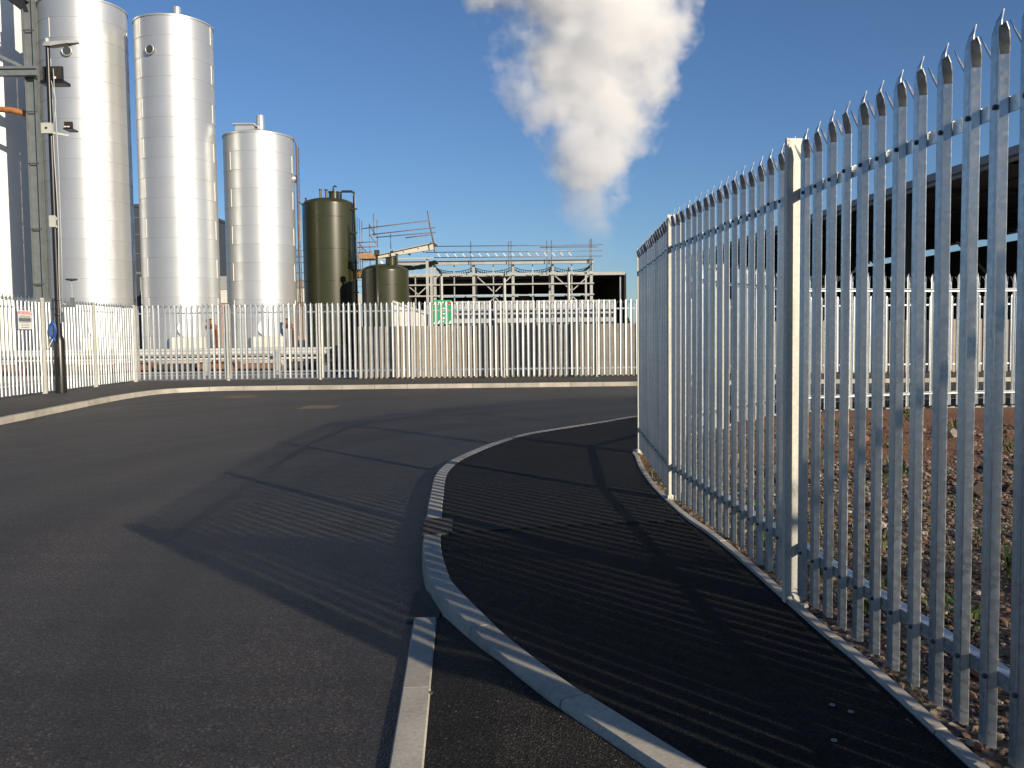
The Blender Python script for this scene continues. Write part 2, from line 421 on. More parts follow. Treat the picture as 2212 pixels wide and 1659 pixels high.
# the near kerb is travelled from far to near, so its body lies to the left
iend = min(range(len(near_line)), key=lambda k: (near_line[k]-Vector((-0.50, 4.93, 0))).length)
near_i = lambda y: min((k for k in range(len(near_line)) if near_line[k].x < 0), key=lambda k: abs(near_line[k].y - y))
kerb_run(near_line, 10, 0.125, 0.12, -0.1, -1, 'kerb_concrete', 'kerb', last=near_i(6.50))
kerb_run(near_line, 10, 0.125, 0.12, -0.1, -1, 'kerb_concrete', 'kerb', first=near_i(5.98), last=iend)
kerb_run(near_line, 10, 0.125, 0.122, -0.1, -1, 'kerb_concrete', 'kerb', first=iend)
kerb_run(edge_line, 10, 0.052, 0.132, -0.1, -1, 'edging_concrete', 'kerb', bev=0.006)
stub = [Vector((-0.526 + (4.487-y)*0.055, y, 0)) for y in [4.487 - k*0.0915 for k in range(75)]]
kerb_run(stub, 10, 0.125, 0.032, -0.1, -1, 'kerb_concrete', 'kerb', gap=0.005)
# bedding sand and mortar under the stones, so that the joints are not empty
def bed(line, w0, w1, z, name, mat='joint_dirt'):
    a, c = offset(line, -w0), offset(line, -w1)
    b = MB(); n = len(line)
    b.v = [p + Vector((0,0,z)) for p in a] + [p + Vector((0,0,z)) for p in c]
    b.f = [[i+1, i, n+i, n+i+1] for i in range(n-1)]
    return structure(b.build(name, mat))
bed(near_line, 0.012, 0.118, 0.06, 'kerb_bed'); bed(edge_line, 0.008, 0.046, 0.09, 'kerb_bed')
bed(far_line, 0.012, 0.118, 0.06, 'kerb_bed'); bed(stub, 0.012, 0.118, 0.006, 'kerb_bed')

# far pavement
fp = [(p.x, p.y) for p in offset(far_line, -0.123)]
structure(MB().prism(fp + [(30, 28.45), (-12.15, 28.45), (-12.15, 4.0)], -0.2, 0.116).build('pavement', 'footway_asphalt'))
# near pavement in two layings, older beyond the joint
ki = [p for p in offset(near_line, -0.123)]; ei = [p for p in edge_line]
kf = [(p.x, p.y) for p in ki if p.y > 6.05]; ef = [(p.x, p.y) for p in ei if p.y > 6.36]
kn = [(p.x, p.y) for p in ki if p.y <= 6.02]; en = [(p.x, p.y) for p in ei if p.y <= 6.34]
structure(MB().prism(kf + [(-0.50, 6.04), (0.298, 6.235), (0.9, 6.33), (1.26, 6.36)] + ef[::-1], -0.2, 0.118).build('pavement', 'path_asphalt_worn'))
structure(MB().prism([(1.26, 6.352), (0.9, 6.322), (0.298, 6.227), (-0.50, 6.032)] + kn + en[::-1], -0.2, 0.114).build('pavement', 'path_asphalt'))
# tarmac apron between the straight kerb and the curved one, running back under the viewer
cl = [(p.x, p.y) for p in near_line[iend:] if p.y < 4.5]
b = MB().prism([(-0.40, 4.485)] + cl + [(1.55, 1.52), (12, -1.33), (12, -8), (0.30, -8), (-0.03, -2.2)], -0.2, 0.024)
for v in b.v:                 # falls from the curved kerb towards the straight one
    if v.z > 0 and any(abs(v.x-p[0]) + abs(v.y-p[1]) < 1e-4 for p in cl): v.z = 0.024 + 0.066*min(1, max(0, (4.6 - v.y)/0.9))
    elif v.z > 0 and v.x > 1: v.z = 0.081
structure(b.build('apron', 'apron_asphalt'))
b = MB(); b.add([(-0.56, 4.492, 0.004), (-0.39, 4.492, 0.028), (-0.385, 4.55, 0.04), (-0.49, 4.87, 0.06), (-0.575, 5.02, 0.004),
                 (-0.56, 4.492, -.1), (-0.39, 4.492, -.1), (-0.385, 4.55, -.1), (-0.49, 4.87, -.1), (-0.575, 5.02, -.1)],
                [(0,1,2,3,4), (0,5,6,1), (1,6,7,2), (2,7,8,3), (3,8,9,4), (4,9,5,0)])
structure(b.build('mortar_patch', 'mortar'))

# ------------------------------------------------------------------ plot behind the near fence
def xleft(y):
    if y < 1.75: return 1.62 + (1.70 - y)*3.65
    best = [p for p in edge_line]
    lo = min(best, key=lambda p: abs(p.y - y))
    return lo.x + 0.05
def field_z(x, y):
    d = max(0, min(1, (x - xleft(min(y, 15.3))) / 0.8))
    z = 0.10 + 0.05*noise.noise(Vector((x*.7, y*.7, 0))) + 0.035*noise.noise(Vector((x*2.6, y*2.6, 3)))
    z += d*0.05*(1 + noise.noise(Vector((x*.35, y*.35, 8)))) + 0.012*noise.noise(Vector((x*9, y*9, 1)))
    if y > 13.5: z = z + (0.11 - z)*min(1, (y-13.5)/1.5)
    return z
b = MB(); NY, NX = 150, 110
ys = [-0.9 + (15.45+0.9)*j/NY for j in range(NY+1)]
for y in ys:
    x0 = xleft(y)
    for i in range(NX+1):
        u = i/NX; x = x0 + (u**1.5)*(24 - x0); b.v.append(Vector((x, y, field_z(x, y))))
for j in range(NY):
    for i in range(NX):
        o = j*(NX+1)+i; b.f.append([o, o+1, o+NX+2, o+NX+1])
structure(b.build('field', 'field_soil', smooth=True))

def stone(b, c, r, n=1):
    ico = [(0,0,-1),(.72,-.53,-.45),(-.28,-.85,-.45),(-.89,0,-.45),(-.28,.85,-.45),(.72,.53,-.45),(.28,-.85,.45),(-.72,-.53,.45),(-.72,.53,.45),(.28,.85,.45),(.89,0,.45),(0,0,1)]
    fs = [(0,1,2),(1,0,5),(0,2,3),(0,3,4),(0,4,5),(1,5,10),(2,1,6),(3,2,7),(4,3,8),(5,4,9),(1,10,6),(2,6,7),(3,7,8),(4,8,9),(5,9,10),(6,10,11),(7,6,11),(8,7,11),(9,8,11),(10,9,11)]
    s = Vector((random.uniform(.7,1.3), random.uniform(.7,1.3), random.uniform(.45,.9)))
    rot = Matrix.Rotation(random.uniform(0, 6.28), 3, 'Z') @ Matrix.Rotation(random.uniform(-.5,.5), 3, 'X')
    vs = []
    for p in ico:
        q = Vector((p[0]*s.x, p[1]*s.y, p[2]*s.z))*r*random.uniform(.75, 1.15)
        vs.append(rot @ q + Vector(c))
    b.add(vs, fs)
b = MB(); cnt = 0
while cnt < 24000:
    y = 1.9 + random.random()**1.25*10.5; x0 = xleft(y)
    x = x0 + 0.02 + random.random()**1.3*7.0
    if x > 1.106*y + 1.2 and x > 2.6: continue
    red = y + 3*(noise.noise(Vector((x*.5, y*.5, 0)))*.5+.5) > 10.0
    if red and random.random() > .1: continue
    if x - x0 < .17 and random.random() < .85: continue
    r = random.choice((.006, .008, .010, .012, .016, .021)) * (0.85 + 0.05*y)
    stone(b, (x, y, field_z(x, y) + r*.25), r); cnt += 1
o = b.build('gravel', 'gravel_stone'); tag(o, 'loose brown and grey gravel covering the plot behind the near fence', 'gravel', kind='stuff')
for k in range(46):
    y = random.uniform(2.4, 12.5); x = xleft(y) + random.uniform(.12, 1)*min(4.5, .35*y+.8)
    r = random.uniform(.045, .11) * (0.75 if y < 3.5 else 1)
    bb = MB(); z = field_z(x, y); stone(bb, (x, y, z + r*.25), r)
    o = bb.build('rubble_stone', 'rubble_stone', loc=(x, y, z))
    tag(o, 'fist sized angular stone lying on the gravel behind the near fence', 'stone', 'rubble stones on the plot behind the near fence')

def blade(b, x, y, z, h, lean, wd, ang, segs=3):
    d = Vector((math.cos(ang), math.sin(ang), 0)); s = Vector((-d.y, d.x, 0)); o = len(b.v)
    for i in range(segs+1):
        t = i/segs; c = Vector((x, y, z)) + d*lean*t*t + Vector((0, 0, h*t*(1 - .25*t*lean/max(h, .01))))
        ww = wd*(1 - t)**.7*(.6+.8*t if wd > .012 else 1) if i < segs else wd*.05
        b.v += [c - s*ww/2, c + s*ww/2]
    for i in range(segs): b.f.append([o+2*i, o+2*i+1, o+2*i+3, o+2*i+2])
b = MB()
for k in range(5200):
    y = random.uniform(4.5, 11.5); x = xleft(y) + abs(random.gauss(0, .9))
    n = noise.noise(Vector((x*1.3, y*1.3, 5)))
    if n < -.02: continue
    blade(b, x, y, field_z(x, y)-.01, random.uniform(.04, .13), random.uniform(.03, .13), .006, random.uniform(0, 6.28))
for k in range(1500):
    y = random.uniform(2.0, 9.9); x = xleft(y) + random.uniform(.0, .16)
    if noise.noise(Vector((x*2, y*1.1, 9))) < .05: continue
    blade(b, x, y, field_z(x, y)-.01, random.uniform(.02, .07), random.uniform(.02, .06), .005, random.uniform(0, 6.28))
tag(b.build('grass', 'grass_blade'), 'rough yellow green grass growing through the rubble', 'grass', kind='stuff')
weeds = [(1.75,6.3),(2.1,7.2),(1.6,7.8),(2.6,8.1),(1.9,8.9),(3.1,9.0),(2.3,9.9),(3.6,8.3),(2.9,10.4),(3.4,6.6),(2.2,5.4),(1.75,4.9),(4.2,9.7),(5.9,13.2),(4.4,12.0),(7.2,11.6),(3.3,7.5),(2.7,6.2),(1.55,6.9),(1.6,8.4),(1.75,9.4),(1.62,5.6),(1.7,4.2),(2.0,3.9),(2.6,4.6),(3.0,5.5),(4.6,7.8),(5.2,9.2),(3.9,10.9),(5.6,11.2),(2.5,11.2)]
for k, (x, y) in enumerate(weeds):
    z = field_z(x, y); t = thing('weed', (x, y, z), 'leafy green weed growing among the rubble behind the near fence', 'weed', 'weeds on the plot behind the near fence')
    b = MB(); s = random.uniform(.55, 1.0)
    for i in range(46):
        a = random.uniform(0, 6.28); rr = random.uniform(0, .16)*s
        blade(b, x + math.cos(a)*rr, y + math.sin(a)*rr, z + random.uniform(0, .16)*s, random.uniform(.05, .13)*s, random.uniform(.05, .13)*s, random.uniform(.018, .04)*s, a + random.uniform(-.8, .8))
    b.build('leaves', 'weed_leaf', t)
    b = MB()
    for i in range(7):
        a = random.uniform(0, 6.28); blade(b, x, y, z-.02, random.uniform(.15, .34)*s, random.uniform(.02, .12), .008, a)
    b.build('stems', 'dry_stalk', t)

# ------------------------------------------------------------------ palisade fences
def pale_mesh(name, H, wx=1.0, z0=0.05):
    """W section pale; x along the fence, y outwards, splayed three pointed head"""
    zs = H - .145
    sec = [(-.0345*wx, -.006), (-.022*wx, .014), (-.006*wx, .009), (0, .012), (.006*wx, .009), (.022*wx, .014), (.0345*wx, -.006)]
    b = MB(); th = .0035; n = len(sec)
    lv = []
    for z in (z0, zs):
        o = len(b.v)
        b.v += [Vector((x, y, z)) for x, y in sec] + [Vector((x*.94, y - th, z)) for x, y in sec]; lv.append(o)
    a, c = lv
    for i in range(n-1):
        b.f.append([a+i+1, a+i, c+i, c+i+1]); b.f.append([a+n+i, a+n+i+1, c+n+i+1, c+n+i]); b.f.append([a+i, a+i+1, a+n+i+1, a+n+i])
    b.f.append([a, a+n, c+n, c]); b.f.append([a+2*n-1, a+n-1, c+n-1, c+2*n-1])
    # centre tongue, leaning out a little and rising to a point
    def tongue(idx, mids, tip):
        prev = [c+i for i in idx]; prevb = [c+n+i for i in idx]
        for ring in mids:
            o = len(b.v); b.v += [Vector(p) for p in ring]; ob = len(b.v); b.v += [Vector(p) + Vector((0, -th, 0)) for p in ring]
            for q in range(len(idx)-1):
                b.f.append([prev[q+1], prev[q], o+q, o+q+1]); b.f.append([prevb[q], prevb[q+1], ob+q+1, ob+q])
            b.f.append([prev[0], prevb[0], ob, o]); b.f.append([prevb[-1], prev[-1], o+len(idx)-1, ob+len(idx)-1])
            prev = [o+q for q in range(len(idx))]; prevb = [ob+q for q in range(len(idx))]
        o = len(b.v); b.v += [Vector(tip), Vector(tip) + Vector((0, -th, 0))]
        for q in range(len(idx)-1):
            b.f.append([prev[q+1], prev[q], o]); b.f.append([prevb[q], prevb[q+1], o+1])
        b.f.append([prev[0], prevb[0], o+1, o]); b.f.append([prevb[-1], prev[-1], o, o+1])
    w1 = .022*wx
    tongue([1,2,3,4,5], [[(-w1,.013,zs+.070),(-.006,.007,zs+.070),(0,.009,zs+.070),(.006,.007,zs+.070),(w1,.013,zs+.070)],
                         [(-w1*.62,.006,zs+.108),(-.004,.003,zs+.108),(0,.003,zs+.108),(.004,.003,zs+.108),(w1*.62,.006,zs+.108)]], (0, -.010, zs+.145))
    tongue([0,1], [[(-.047*wx,.002,zs+.030),(-.031*wx,.026,zs+.034)], [(-.058*wx,.014,zs+.062),(-.043*wx,.036,zs+.074)]], (-.062*wx, .026, zs+.084))
    tongue([5,6], [[(.031*wx,.026,zs+.034),(.047*wx,.002,zs+.030)], [(.043*wx,.036,zs+.074),(.058*wx,.014,zs+.062)]], (.062*wx, .026, zs+.084))
    return b.mesh(name, 'galvanised')
def RAILZ(H): return (.27, H - .30)
def bolt_mesh(name):
    b = MB().lathe([(.0, .0), (.009, .0), (.009, .007), (.004, .010), (0, .010)], (0, 0, 0), 6)
    for v in b.v: v.x, v.y, v.z = v.x, .010 + v.z, v.y
    return b.mesh(name, 'bolt_steel')
def post_mesh(name, H):
    b = MB(); f, d, t = .019, .055, .004
    # outer flange, inner flange (rounded shoulders at the top) and web
    for y0, y1 in ((d - .008, d), (-d, -d + .008)):
        prof = [(-f, 0), (f, 0), (f, H-.035), (f*.75, H-.012), (f*.4, H), (-f*.4, H), (-f*.75, H-.012), (-f, H-.035)]
        o = len(b.v); k = len(prof)
        b.v += [Vector((x, y0, z)) for x, z in prof] + [Vector((x, y1, z)) for x, z in prof]
        b.f.append([o+i for i in range(k)]); b.f.append([o+k+i for i in range(k)][::-1])
        for i in range(k): b.f.append([o+(i+1)%k, o+i, o+k+i, o+k+(i+1)%k])
    b.box(-t, t, -d+.006, d-.006, 0, H-.002)
    b.box(-.055, .055, -.055, .04, -.05, .001)
    return b.mesh(name, 'galvanised_post')
def rail_mesh(name, L):
    b = MB(); h, t = .024, .005
    b.box(0, L, .018, .018+t, -h, h); b.box(0, L, -.026, .0175, h-t, h)
    return b.mesh(name, 'galvanised')
def bracket_mesh(name):
    b = MB(); b.box(-.045, .045, .024, .031, -.026, .026)
    b.lathe([(0, .0), (.013, 0), (.013, .012), (0, .014)], (0, 0, 0), 8)
    for v in b.v[-32:]: v.x, v.y, v.z = v.x + .022, .031 + v.z, v.y
    return b.mesh(name, 'galvanised')
def fence(pts, H, label, npale, base=0.12, wx=1.0, near=True, bolts=False, corner=None):
    """pts travelled with the outside on the left hand"""
    pts = [Vector((*p, base)) for p in pts]
    root = thing('palisade_fence', pts[0], label, 'fence')
    pm, po, br = pale_mesh('pale', H, wx), post_mesh('post', H - .03), bracket_mesh('rail_bracket')
    O = pts[0]; bm_ = bolt_mesh('bolt') if bolts else None
    for i, p in enumerate(pts):
        if corner == 'first' and i == 0: continue
        a = (pts[min(i+1, len(pts)-1)] - pts[max(i-1, 0)]); ang = math.atan2(a.y, a.x)
        inst('post', po, root, Matrix.Translation(p - O) @ Matrix.Rotation(ang, 4, 'Z') @ Matrix.Translation((0, 0 if corner == 'last' and i == len(pts)-1 else .012 if corner == 'last' and i == len(pts)-2 else .045, 0)))
        for z in RAILZ(H) if near else ():
            inst('rail_bracket', br, root, Matrix.Translation(p - O + Vector((0, 0, z))) @ Matrix.Rotation(ang, 4, 'Z'))
    for i in range(len(pts)-1):
        p, q = pts[i], pts[i+1]; d = q - p; L = d.length; ang = math.atan2(d.y, d.x); rz = Matrix.Rotation(ang, 4, 'Z')
        rm = rail_mesh('rail', L - .012)
        for z in RAILZ(H):
            inst('rail', rm, root, Matrix.Translation(p - O + d.normalized()*.006 + Vector((0, 0, z))) @ rz)
        n = npale
        for k in range(n):
            u = (k + .5)/n
            c = p.lerp(q, u) - O + rz @ Vector((0, .034, random.uniform(-.006, .006)))
            pl_ = inst('pale', pm, root, Matrix.Translation(c) @ rz @ Matrix.Rotation(random.gauss(0, .0022), 4, 'Y') @ Matrix.Rotation(random.gauss(0, .05), 4, 'Z'))
            if bolts:
                for z in RAILZ(H): inst('bolt', bm_, pl_, Matrix.Translation((0, 0, z + random.uniform(-.006, .006))))
    return root
# near fence: from its end post by the viewer, up the edge of the path (outside on the left)
N0 = [(1.575, 1.72), (1.455, 4.40), (1.325, 7.16), (1.475, 10.0)]
fence(N0, 2.335, 'tall galvanised palisade fence in shade running up the right side of the path', 17, wx=1.04, bolts=True, corner='last')
fence([(9.9, -0.66), (7.17, 0.09), (4.42, 0.85), (1.66, 1.60)], 2.335, 'galvanised palisade fence turning away at the site entrance beside the viewer', 17)
fence([(1.50, 10.05), (2.95, 12.38), (4.68, 14.52), (7.35, 15.32), (10.1, 15.42), (12.85, 15.5), (15.6, 15.6)], 2.335,
      'sunlit galvanised palisade fence along the back of the red soil plot', 17, corner='first')
# far fence, outside faces the road
fx = [-11.95 + 2.93*k for k in range(11)]
fence([(x, 28.2) for x in fx[::-1]], 2.45, 'long bright palisade fence across the far side of the road', 17, wx=1.28, near=False)
fence([(-11.97, 28.05), (-11.92, 25.25), (-11.90, 22.45), (-11.88, 19.65), (-11.86, 16.85)],
      2.45, 'white lit palisade fence behind the lamp post on the left', 17, wx=1.2, near=False)

# ------------------------------------------------------------------ covers in the road and path
def cover(x, y, z, w_, d_, mat, label, ang=0, bars=7, name='drain_cover'):
    t = thing(name, (x, y, z), label, 'drain cover')
    b = MB(); b.box(x-w_/2, x+w_/2, y-d_/2, y-d_/2+.03, z-.03, z+.006).box(x-w_/2, x+w_/2, y+d_/2-.03, y+d_/2, z-.03, z+.006)
    b.box(x-w_/2, x-w_/2+.03, y-d_/2+.03, y+d_/2-.03, z-.03, z+.006).box(x+w_/2-.03, x+w_/2, y-d_/2+.03, y+d_/2-.03, z-.03, z+.006)
    b.build('frame', mat, t)
    MB().box(x-w_/2+.03, x+w_/2-.03, y-d_/2+.03, y+d_/2-.03, z-.03, z+.0035).build('recess', 'black_paint', t)
    for k in range(bars):
        y0 = y - d_/2 + .04 + (d_-.08)*k/bars
        nx = 6 if mat == 'rust_cover' else 1
        for q in range(nx):
            xa = x-w_/2+.032 + (w_-.064)*q/nx; MB().box(xa + (.012 if q else 0), xa+(w_-.064)/nx-(.012 if q < nx-1 else 0), y0, y0+(d_-.08)/bars*.80, z-.02, z+.0062).build('bar', mat, t)
    t.rotation_euler.z = ang
    return t
cover(-4.07, 18.6, 0.0, .74, .74, 'rust_cover', 'rusty square drain cover nearer the middle of the road')
cover(-6.8, 22.1, 0.0, .78, .78, 'rust_cover', 'rusty drain cover close to the far kerb bend')
cover(-0.538, 6.25, 0.122, .205, .50, 'dark_casting', 'dark slotted kerb drain cover beside the path', ang=.055, bars=9)
MB().prism([(-.618, 5.985), (-.475, 5.985), (-.505, 6.515), (-.640, 6.515)], -.1, .112).build('kerb_bed', 'kerb_concrete')['kind'] = 'structure'

# washers and crumbs dropped on the path
for (x, y) in ((1.155, 3.16), (1.20, 3.10), (1.06, 2.88)):
    b = MB().lathe([(.0045, 0), (.010, 0), (.010, .003), (.0045, .003), (.0045, 0)], (x, y, .1165), 16)
    tag(b.build('washer', 'zinc_washer', loc=(x, y, .116)), 'small zinc washer dropped on the black path by the fence', 'washer', 'washers dropped on the path')
for (x, y, z, r) in ((-.345, 3.52, .026, .009), (.24, 2.83, .06, .009), (.0, 3.9, .118, .006), (-.18, 5.25, .118, .007)):
    b = MB(); stone(b, (x, y, z + r*.5), r); b2 = b.build('pebble', 'rubble_stone', loc=(x, y, z))
    tag(b2, 'tiny pale pebble on the tarmac by the kerbs', 'pebble', 'pebbles by the kerbs')

# ------------------------------------------------------------------ storage silos
def silo(x, y, Rr, z0, z1, mat, label, band=0.98, seam0=-1.2, name='silo', clad=True):
    t = thing(name, (x, y, 0), label, 'silo')
    MB().lathe([(Rr+.25, 0), (Rr+.25, z0-.03), (Rr+.2, z0), (0, z0)], (x, y, 0), 64).build('plinth', 'yard_concrete', t)
    n = max(1, round((z1-z0)/band)); h = (z1-z0)/n
    toward = math.atan2(-y, -x)
    for k in range(n):
        a, c = z0 + k*h, z0 + (k+1)*h
        pf = [(Rr+.001, a-.02), (Rr+.009, a-.018), (Rr+.004, a+.05), (Rr, c)] if clad else [(Rr, a), (Rr, c)]
        o = MB().lathe(pf, (x, y, 0), 96).build('cladding_band', mat, t); smooth_by_angle(o, 50)
        if clad:
            MB().lathe([(Rr+.004, a-.026), (Rr+.012, a-.024), (Rr+.012, a-.012), (Rr+.004, a-.010)], (x, y, 0), 96).build('lap_joint', 'seam', o, True)
            for off in ((seam0, seam0+2.1, seam0-2.1) if k % 2 else (seam0+1.05, seam0-1.05, seam0+3.1)):
                an = toward + off; r0 = Rr + .006
                p = (x + r0*math.cos(an), y + r0*math.sin(an))
                MB().beam((p[0], p[1], a+.01), (p[0], p[1], c-.03), .03, .016).build('seam_strip', 'white_paint', o)
    o = MB().lathe([(Rr+.03, z1-.06), (Rr+.035, z1+.02), (Rr*.98, z1+.05), (Rr*.5, z1+.32), (0, z1+.42)], (x, y, 0), 96).build('roof', mat, t)
    smooth_by_angle(o, 30)
    return t
def face(t, ang):          # unit vector on the silo shell turned by ang from the viewer's side
    c = world_loc(t); a = math.atan2(-c.y, -c.x) + ang; return Vector((math.cos(a), math.sin(a), 0))
def disc(t, Rr, ang, z, r, depth, name, mat, rim=None):
    d = face(t, ang); c = world_loc(t) + d*Rr + Vector((0, 0, z))
    o = MB().tube([c - d*.1, c + d*depth*.8, c + d*depth], [r, r, r*.94], 32).build(name, mat, t); smooth_by_angle(o, 40)
    if rim:
        q = MB()
        s = Vector((-d.y, d.x, 0)); P = [c + d*depth + (s*math.cos(2*math.pi*k/32) + Vector((0,0,1))*math.sin(2*math.pi*k/32))*r for k in range(33)]
        q.tube(P, r*.14, 8, False).build('rim', rim, o, smooth=True)
    return o
def cabinet(t, Rr, ang, z0, z1, wd, dp, mat='cream_paint_and_sunlit'):
    d = face(t, ang); s = Vector((-d.y, d.x, 0)); c = world_loc(t) + d*(Rr - .08)
    b = MB(); q = [c - s*wd/2, c + s*wd/2, c + s*wd/2 + d*dp, c - s*wd/2 + d*dp]
    b.add([(p.x, p.y, z) for z in (z0, z1) for p in q], [(0,1,2,3), (7,6,5,4), (0,4,5,1), (1,5,6,2), (2,6,7,3), (3,7,4,0)])
    o = b.build('control_cabinet', mat, t)
    for k in range(2):
        u = c + d*(dp + .012) + s*(wd*(-.25 + .5*k))
        MB().beam(u - s*wd*.235 + Vector((0,0,(z0+z1)/2)), u + s*wd*.235 + Vector((0,0,(z0+z1)/2)), .022, (z1-z0)*.92).build('door', mat, o)
    for k in (-1, 1):
        u = c + s*(wd*.4*k) + d*dp*.5
        MB().beam((u.x, u.y, .62), (u.x, u.y, z0+.02), .06, .06).build('leg', 'steel_white', o)
    return o
s1 = silo(-21.42, 45.6, 2.06, .62, 18.0, 'silo_aluminium', 'widest of the three silver clad silos, behind the lamp post', seam0=.25)
s2 = silo(-16.87, 45.6, 1.885, .62, 17.15, 'silo_aluminium', 'tall silver clad silo in the middle of the row with one vent pipe', seam0=.1)
s3 = silo(-13.30, 47.6, 1.80, .62, 12.0, 'silo_aluminium', 'shorter silver clad silo at the right end of the row', seam0=.15)
s0 = silo(-27.75, 49.0, 2.05, .62, 24.0, 'silo_cream', 'smooth cream painted silo cut off by the left edge of the picture', clad=False, band=6)
disc(s1, 2.06, -.36, 15.35, .22, .10, 'inspection_port', 'glass_dark', 'silo_aluminium')
disc(s2, 1.885, -.60, 15.45, .22, .10, 'inspection_port', 'glass_dark', 'silo_aluminium')
disc(s3, 1.80, 1.42, 9.9, .20, .16, 'inspection_port', 'silo_aluminium', 'silo_aluminium')
for t, Rr in ((s1, 2.06), (s2, 1.885), (s3, 1.80)):
    disc(t, Rr, .10, 1.98, .47, .12, 'manway_cover', 'white_paint')
    cabinet(t, Rr, .10, .95, 1.52, 1.62, .35)
for t, x, y, zz, hh in ((s2, -16.6, 45.4, 17.3, .75), (s3, -13.0, 47.0, 12.1, .95)):
    o = MB().lathe([(.20, zz), (.20, zz+hh-.02), (.19, zz+hh), (.14, zz+hh), (.14, zz+.1)], (x, y, 0), 24).build('vent_pipe', 'silo_aluminium', t); smooth_by_angle(o, 40)
b = MB().box(-14.15, -13.25, 46.4, 47.4, 12.15, 12.45).box(-14.25, -13.15, 46.3, 47.5, 12.45, 12.52); b.build('roof_hatch', 'silo_aluminium', s3)
d3 = face(s3, 1.30); c3 = Vector((-13.27, 47.6, 0)) + d3*1.98
MB().tube([c3 + Vector((0,0,.7)), c3 + Vector((0,0,11.6)), c3 + Vector((-.1,0,11.95)), c3 - d3*.8 + Vector((0,0,12.05))], .05, 8).build('ladder_rail', 'rust_tube', s3, True)
c4 = c3 + Vector((.02, .38, 0))
MB().tube([c4 + Vector((0,0,.7)), c4 + Vector((0,0,11.6))], .03, 6).build('ladder_rail', 'scaffold_tube', s3, True)
for k in range(36):
    MB().beam(c3 + Vector((0,0,.9+.3*k)), c4 + Vector((0,0,.9+.3*k)), .025, .025).build('rung', 'scaffold_tube', s3)
# orange rusted outlet pipes at the feet of the silos
for (x, y, lab) in ((-14.65, 44.2, 'rusty outlet pipe bending down between the middle and right silver silos'), (-11.15, 45.6, 'rusty outlet pipe bending down right of the shortest silver silo'),):
    t = thing('outlet_pipe', (x, y, 0), lab, 'pipe')
    b = MB().tube([(x-.55, y+.3, 2.05), (x-.2, y+.1, 2.05), (x-.06, y+.02, 2.0), (x, y, 1.8), (x, y, .05)], .13, 12); o = b.build('pipe', 'rust', t, True)
    MB().lathe([(.0, .0), (.2, 0), (.2, .05), (0, .05)], (x, y, .9), 14).build('flange', 'rust', t)
    MB().tube([(x-.42, y+.22, 2.05), (x-.42, y+.22, 2.4)], .06, 8).build('valve_stem', 'rust', t)
    MB().lathe([(.0, .0), (.14, 0), (.14, .04), (0, .04)], (x-.42, y+.22, 2.4), 12).build('valve_wheel', 'dark_casting', t)

# steelwork between the cream silo and the first silver silo
t = thing('steel_gantry', (-23.4, 44.2, 0), 'grey green steel column with side beams between the cream silo and first silver silo', 'gantry')
b = MB(); b.box(-23.62, -23.58, 44.0, 44.4, .05, 30).box(-23.16, -23.12, 44.0, 44.4, .05, 30).box(-23.58, -23.16, 44.16, 44.20, .05, 30); b.build('column', 'frame_green_grey', t)
MB().box(-23.08, -22.95, 44.9, 45.3, .05, 30).build('column', 'clad_dark', t)
for z in (4.2, 6.9, 10.1, 12.6, 16.5): MB().box(-23.62, -23.08, 43.985, 43.999, z, z+.06).build('splice_plate', 'clad_dark', t)
MB().box(-30, -22.9, 43.70, 43.98, 14.62, 14.74).box(-30, -22.9, 43.80, 43.88, 14.40, 14.62).box(-30, -22.9, 43.70, 43.98, 14.30, 14.40).build('beam', 'frame_green_grey', t)
MB().beam((-24.9, 43.6, 15.35), (-23.6, 43.8, 14.72), .16, .14).build('bracket', 'frame_green_grey', t)
MB().beam((-30, 43.5, 15.0), (-24.7, 43.72, 14.55), .14, .14).build('bracket', 'frame_green_grey', t)
for z0, z1 in ((2.2, 6.4), (6.6, 2.6)): MB().beam((-22.98, 45.1, z0), (-21.9, 48.5, z1+1), .14, .14).build('brace', 'clad_dark', t)
o = MB().box(-24.15, -23.3, 43.6, 44.9, 17.9, 18.15).build('platform', 'frame_green_grey', t)
MB().add([(-24.15,43.6,17.9),(-23.3,43.6,17.9),(-23.4,44.4,17.25),(-24.0,43.62,17.86)], [(0,3,2,1),(0,2,3)]).build('platform_bracket', 'clad_dark', o)
for x in (-24.12, -23.7, -23.33): MB().beam((x, 43.62, 18.15), (x, 43.62, 19.3), .05, .05).build('guard_post', 'frame_green_grey', o)
for z in (18.7, 19.25): MB().beam((-24.15, 43.62, z), (-23.3, 43.62, z), .05, .05).build('guard_rail', 'frame_green_grey', o)
MB().tube([(-31, 44.6, 13.5), (-24.6, 44.6, 12.85), (-23.2, 44.8, 12.5)], .15, 12).build('rusty_pipe', 'orange_pipe', t, True)
MB().box(-24.45, -24.12, 45.5, 45.8, 12.55, 14.3).build('vertical_duct', 'black_paint', t)

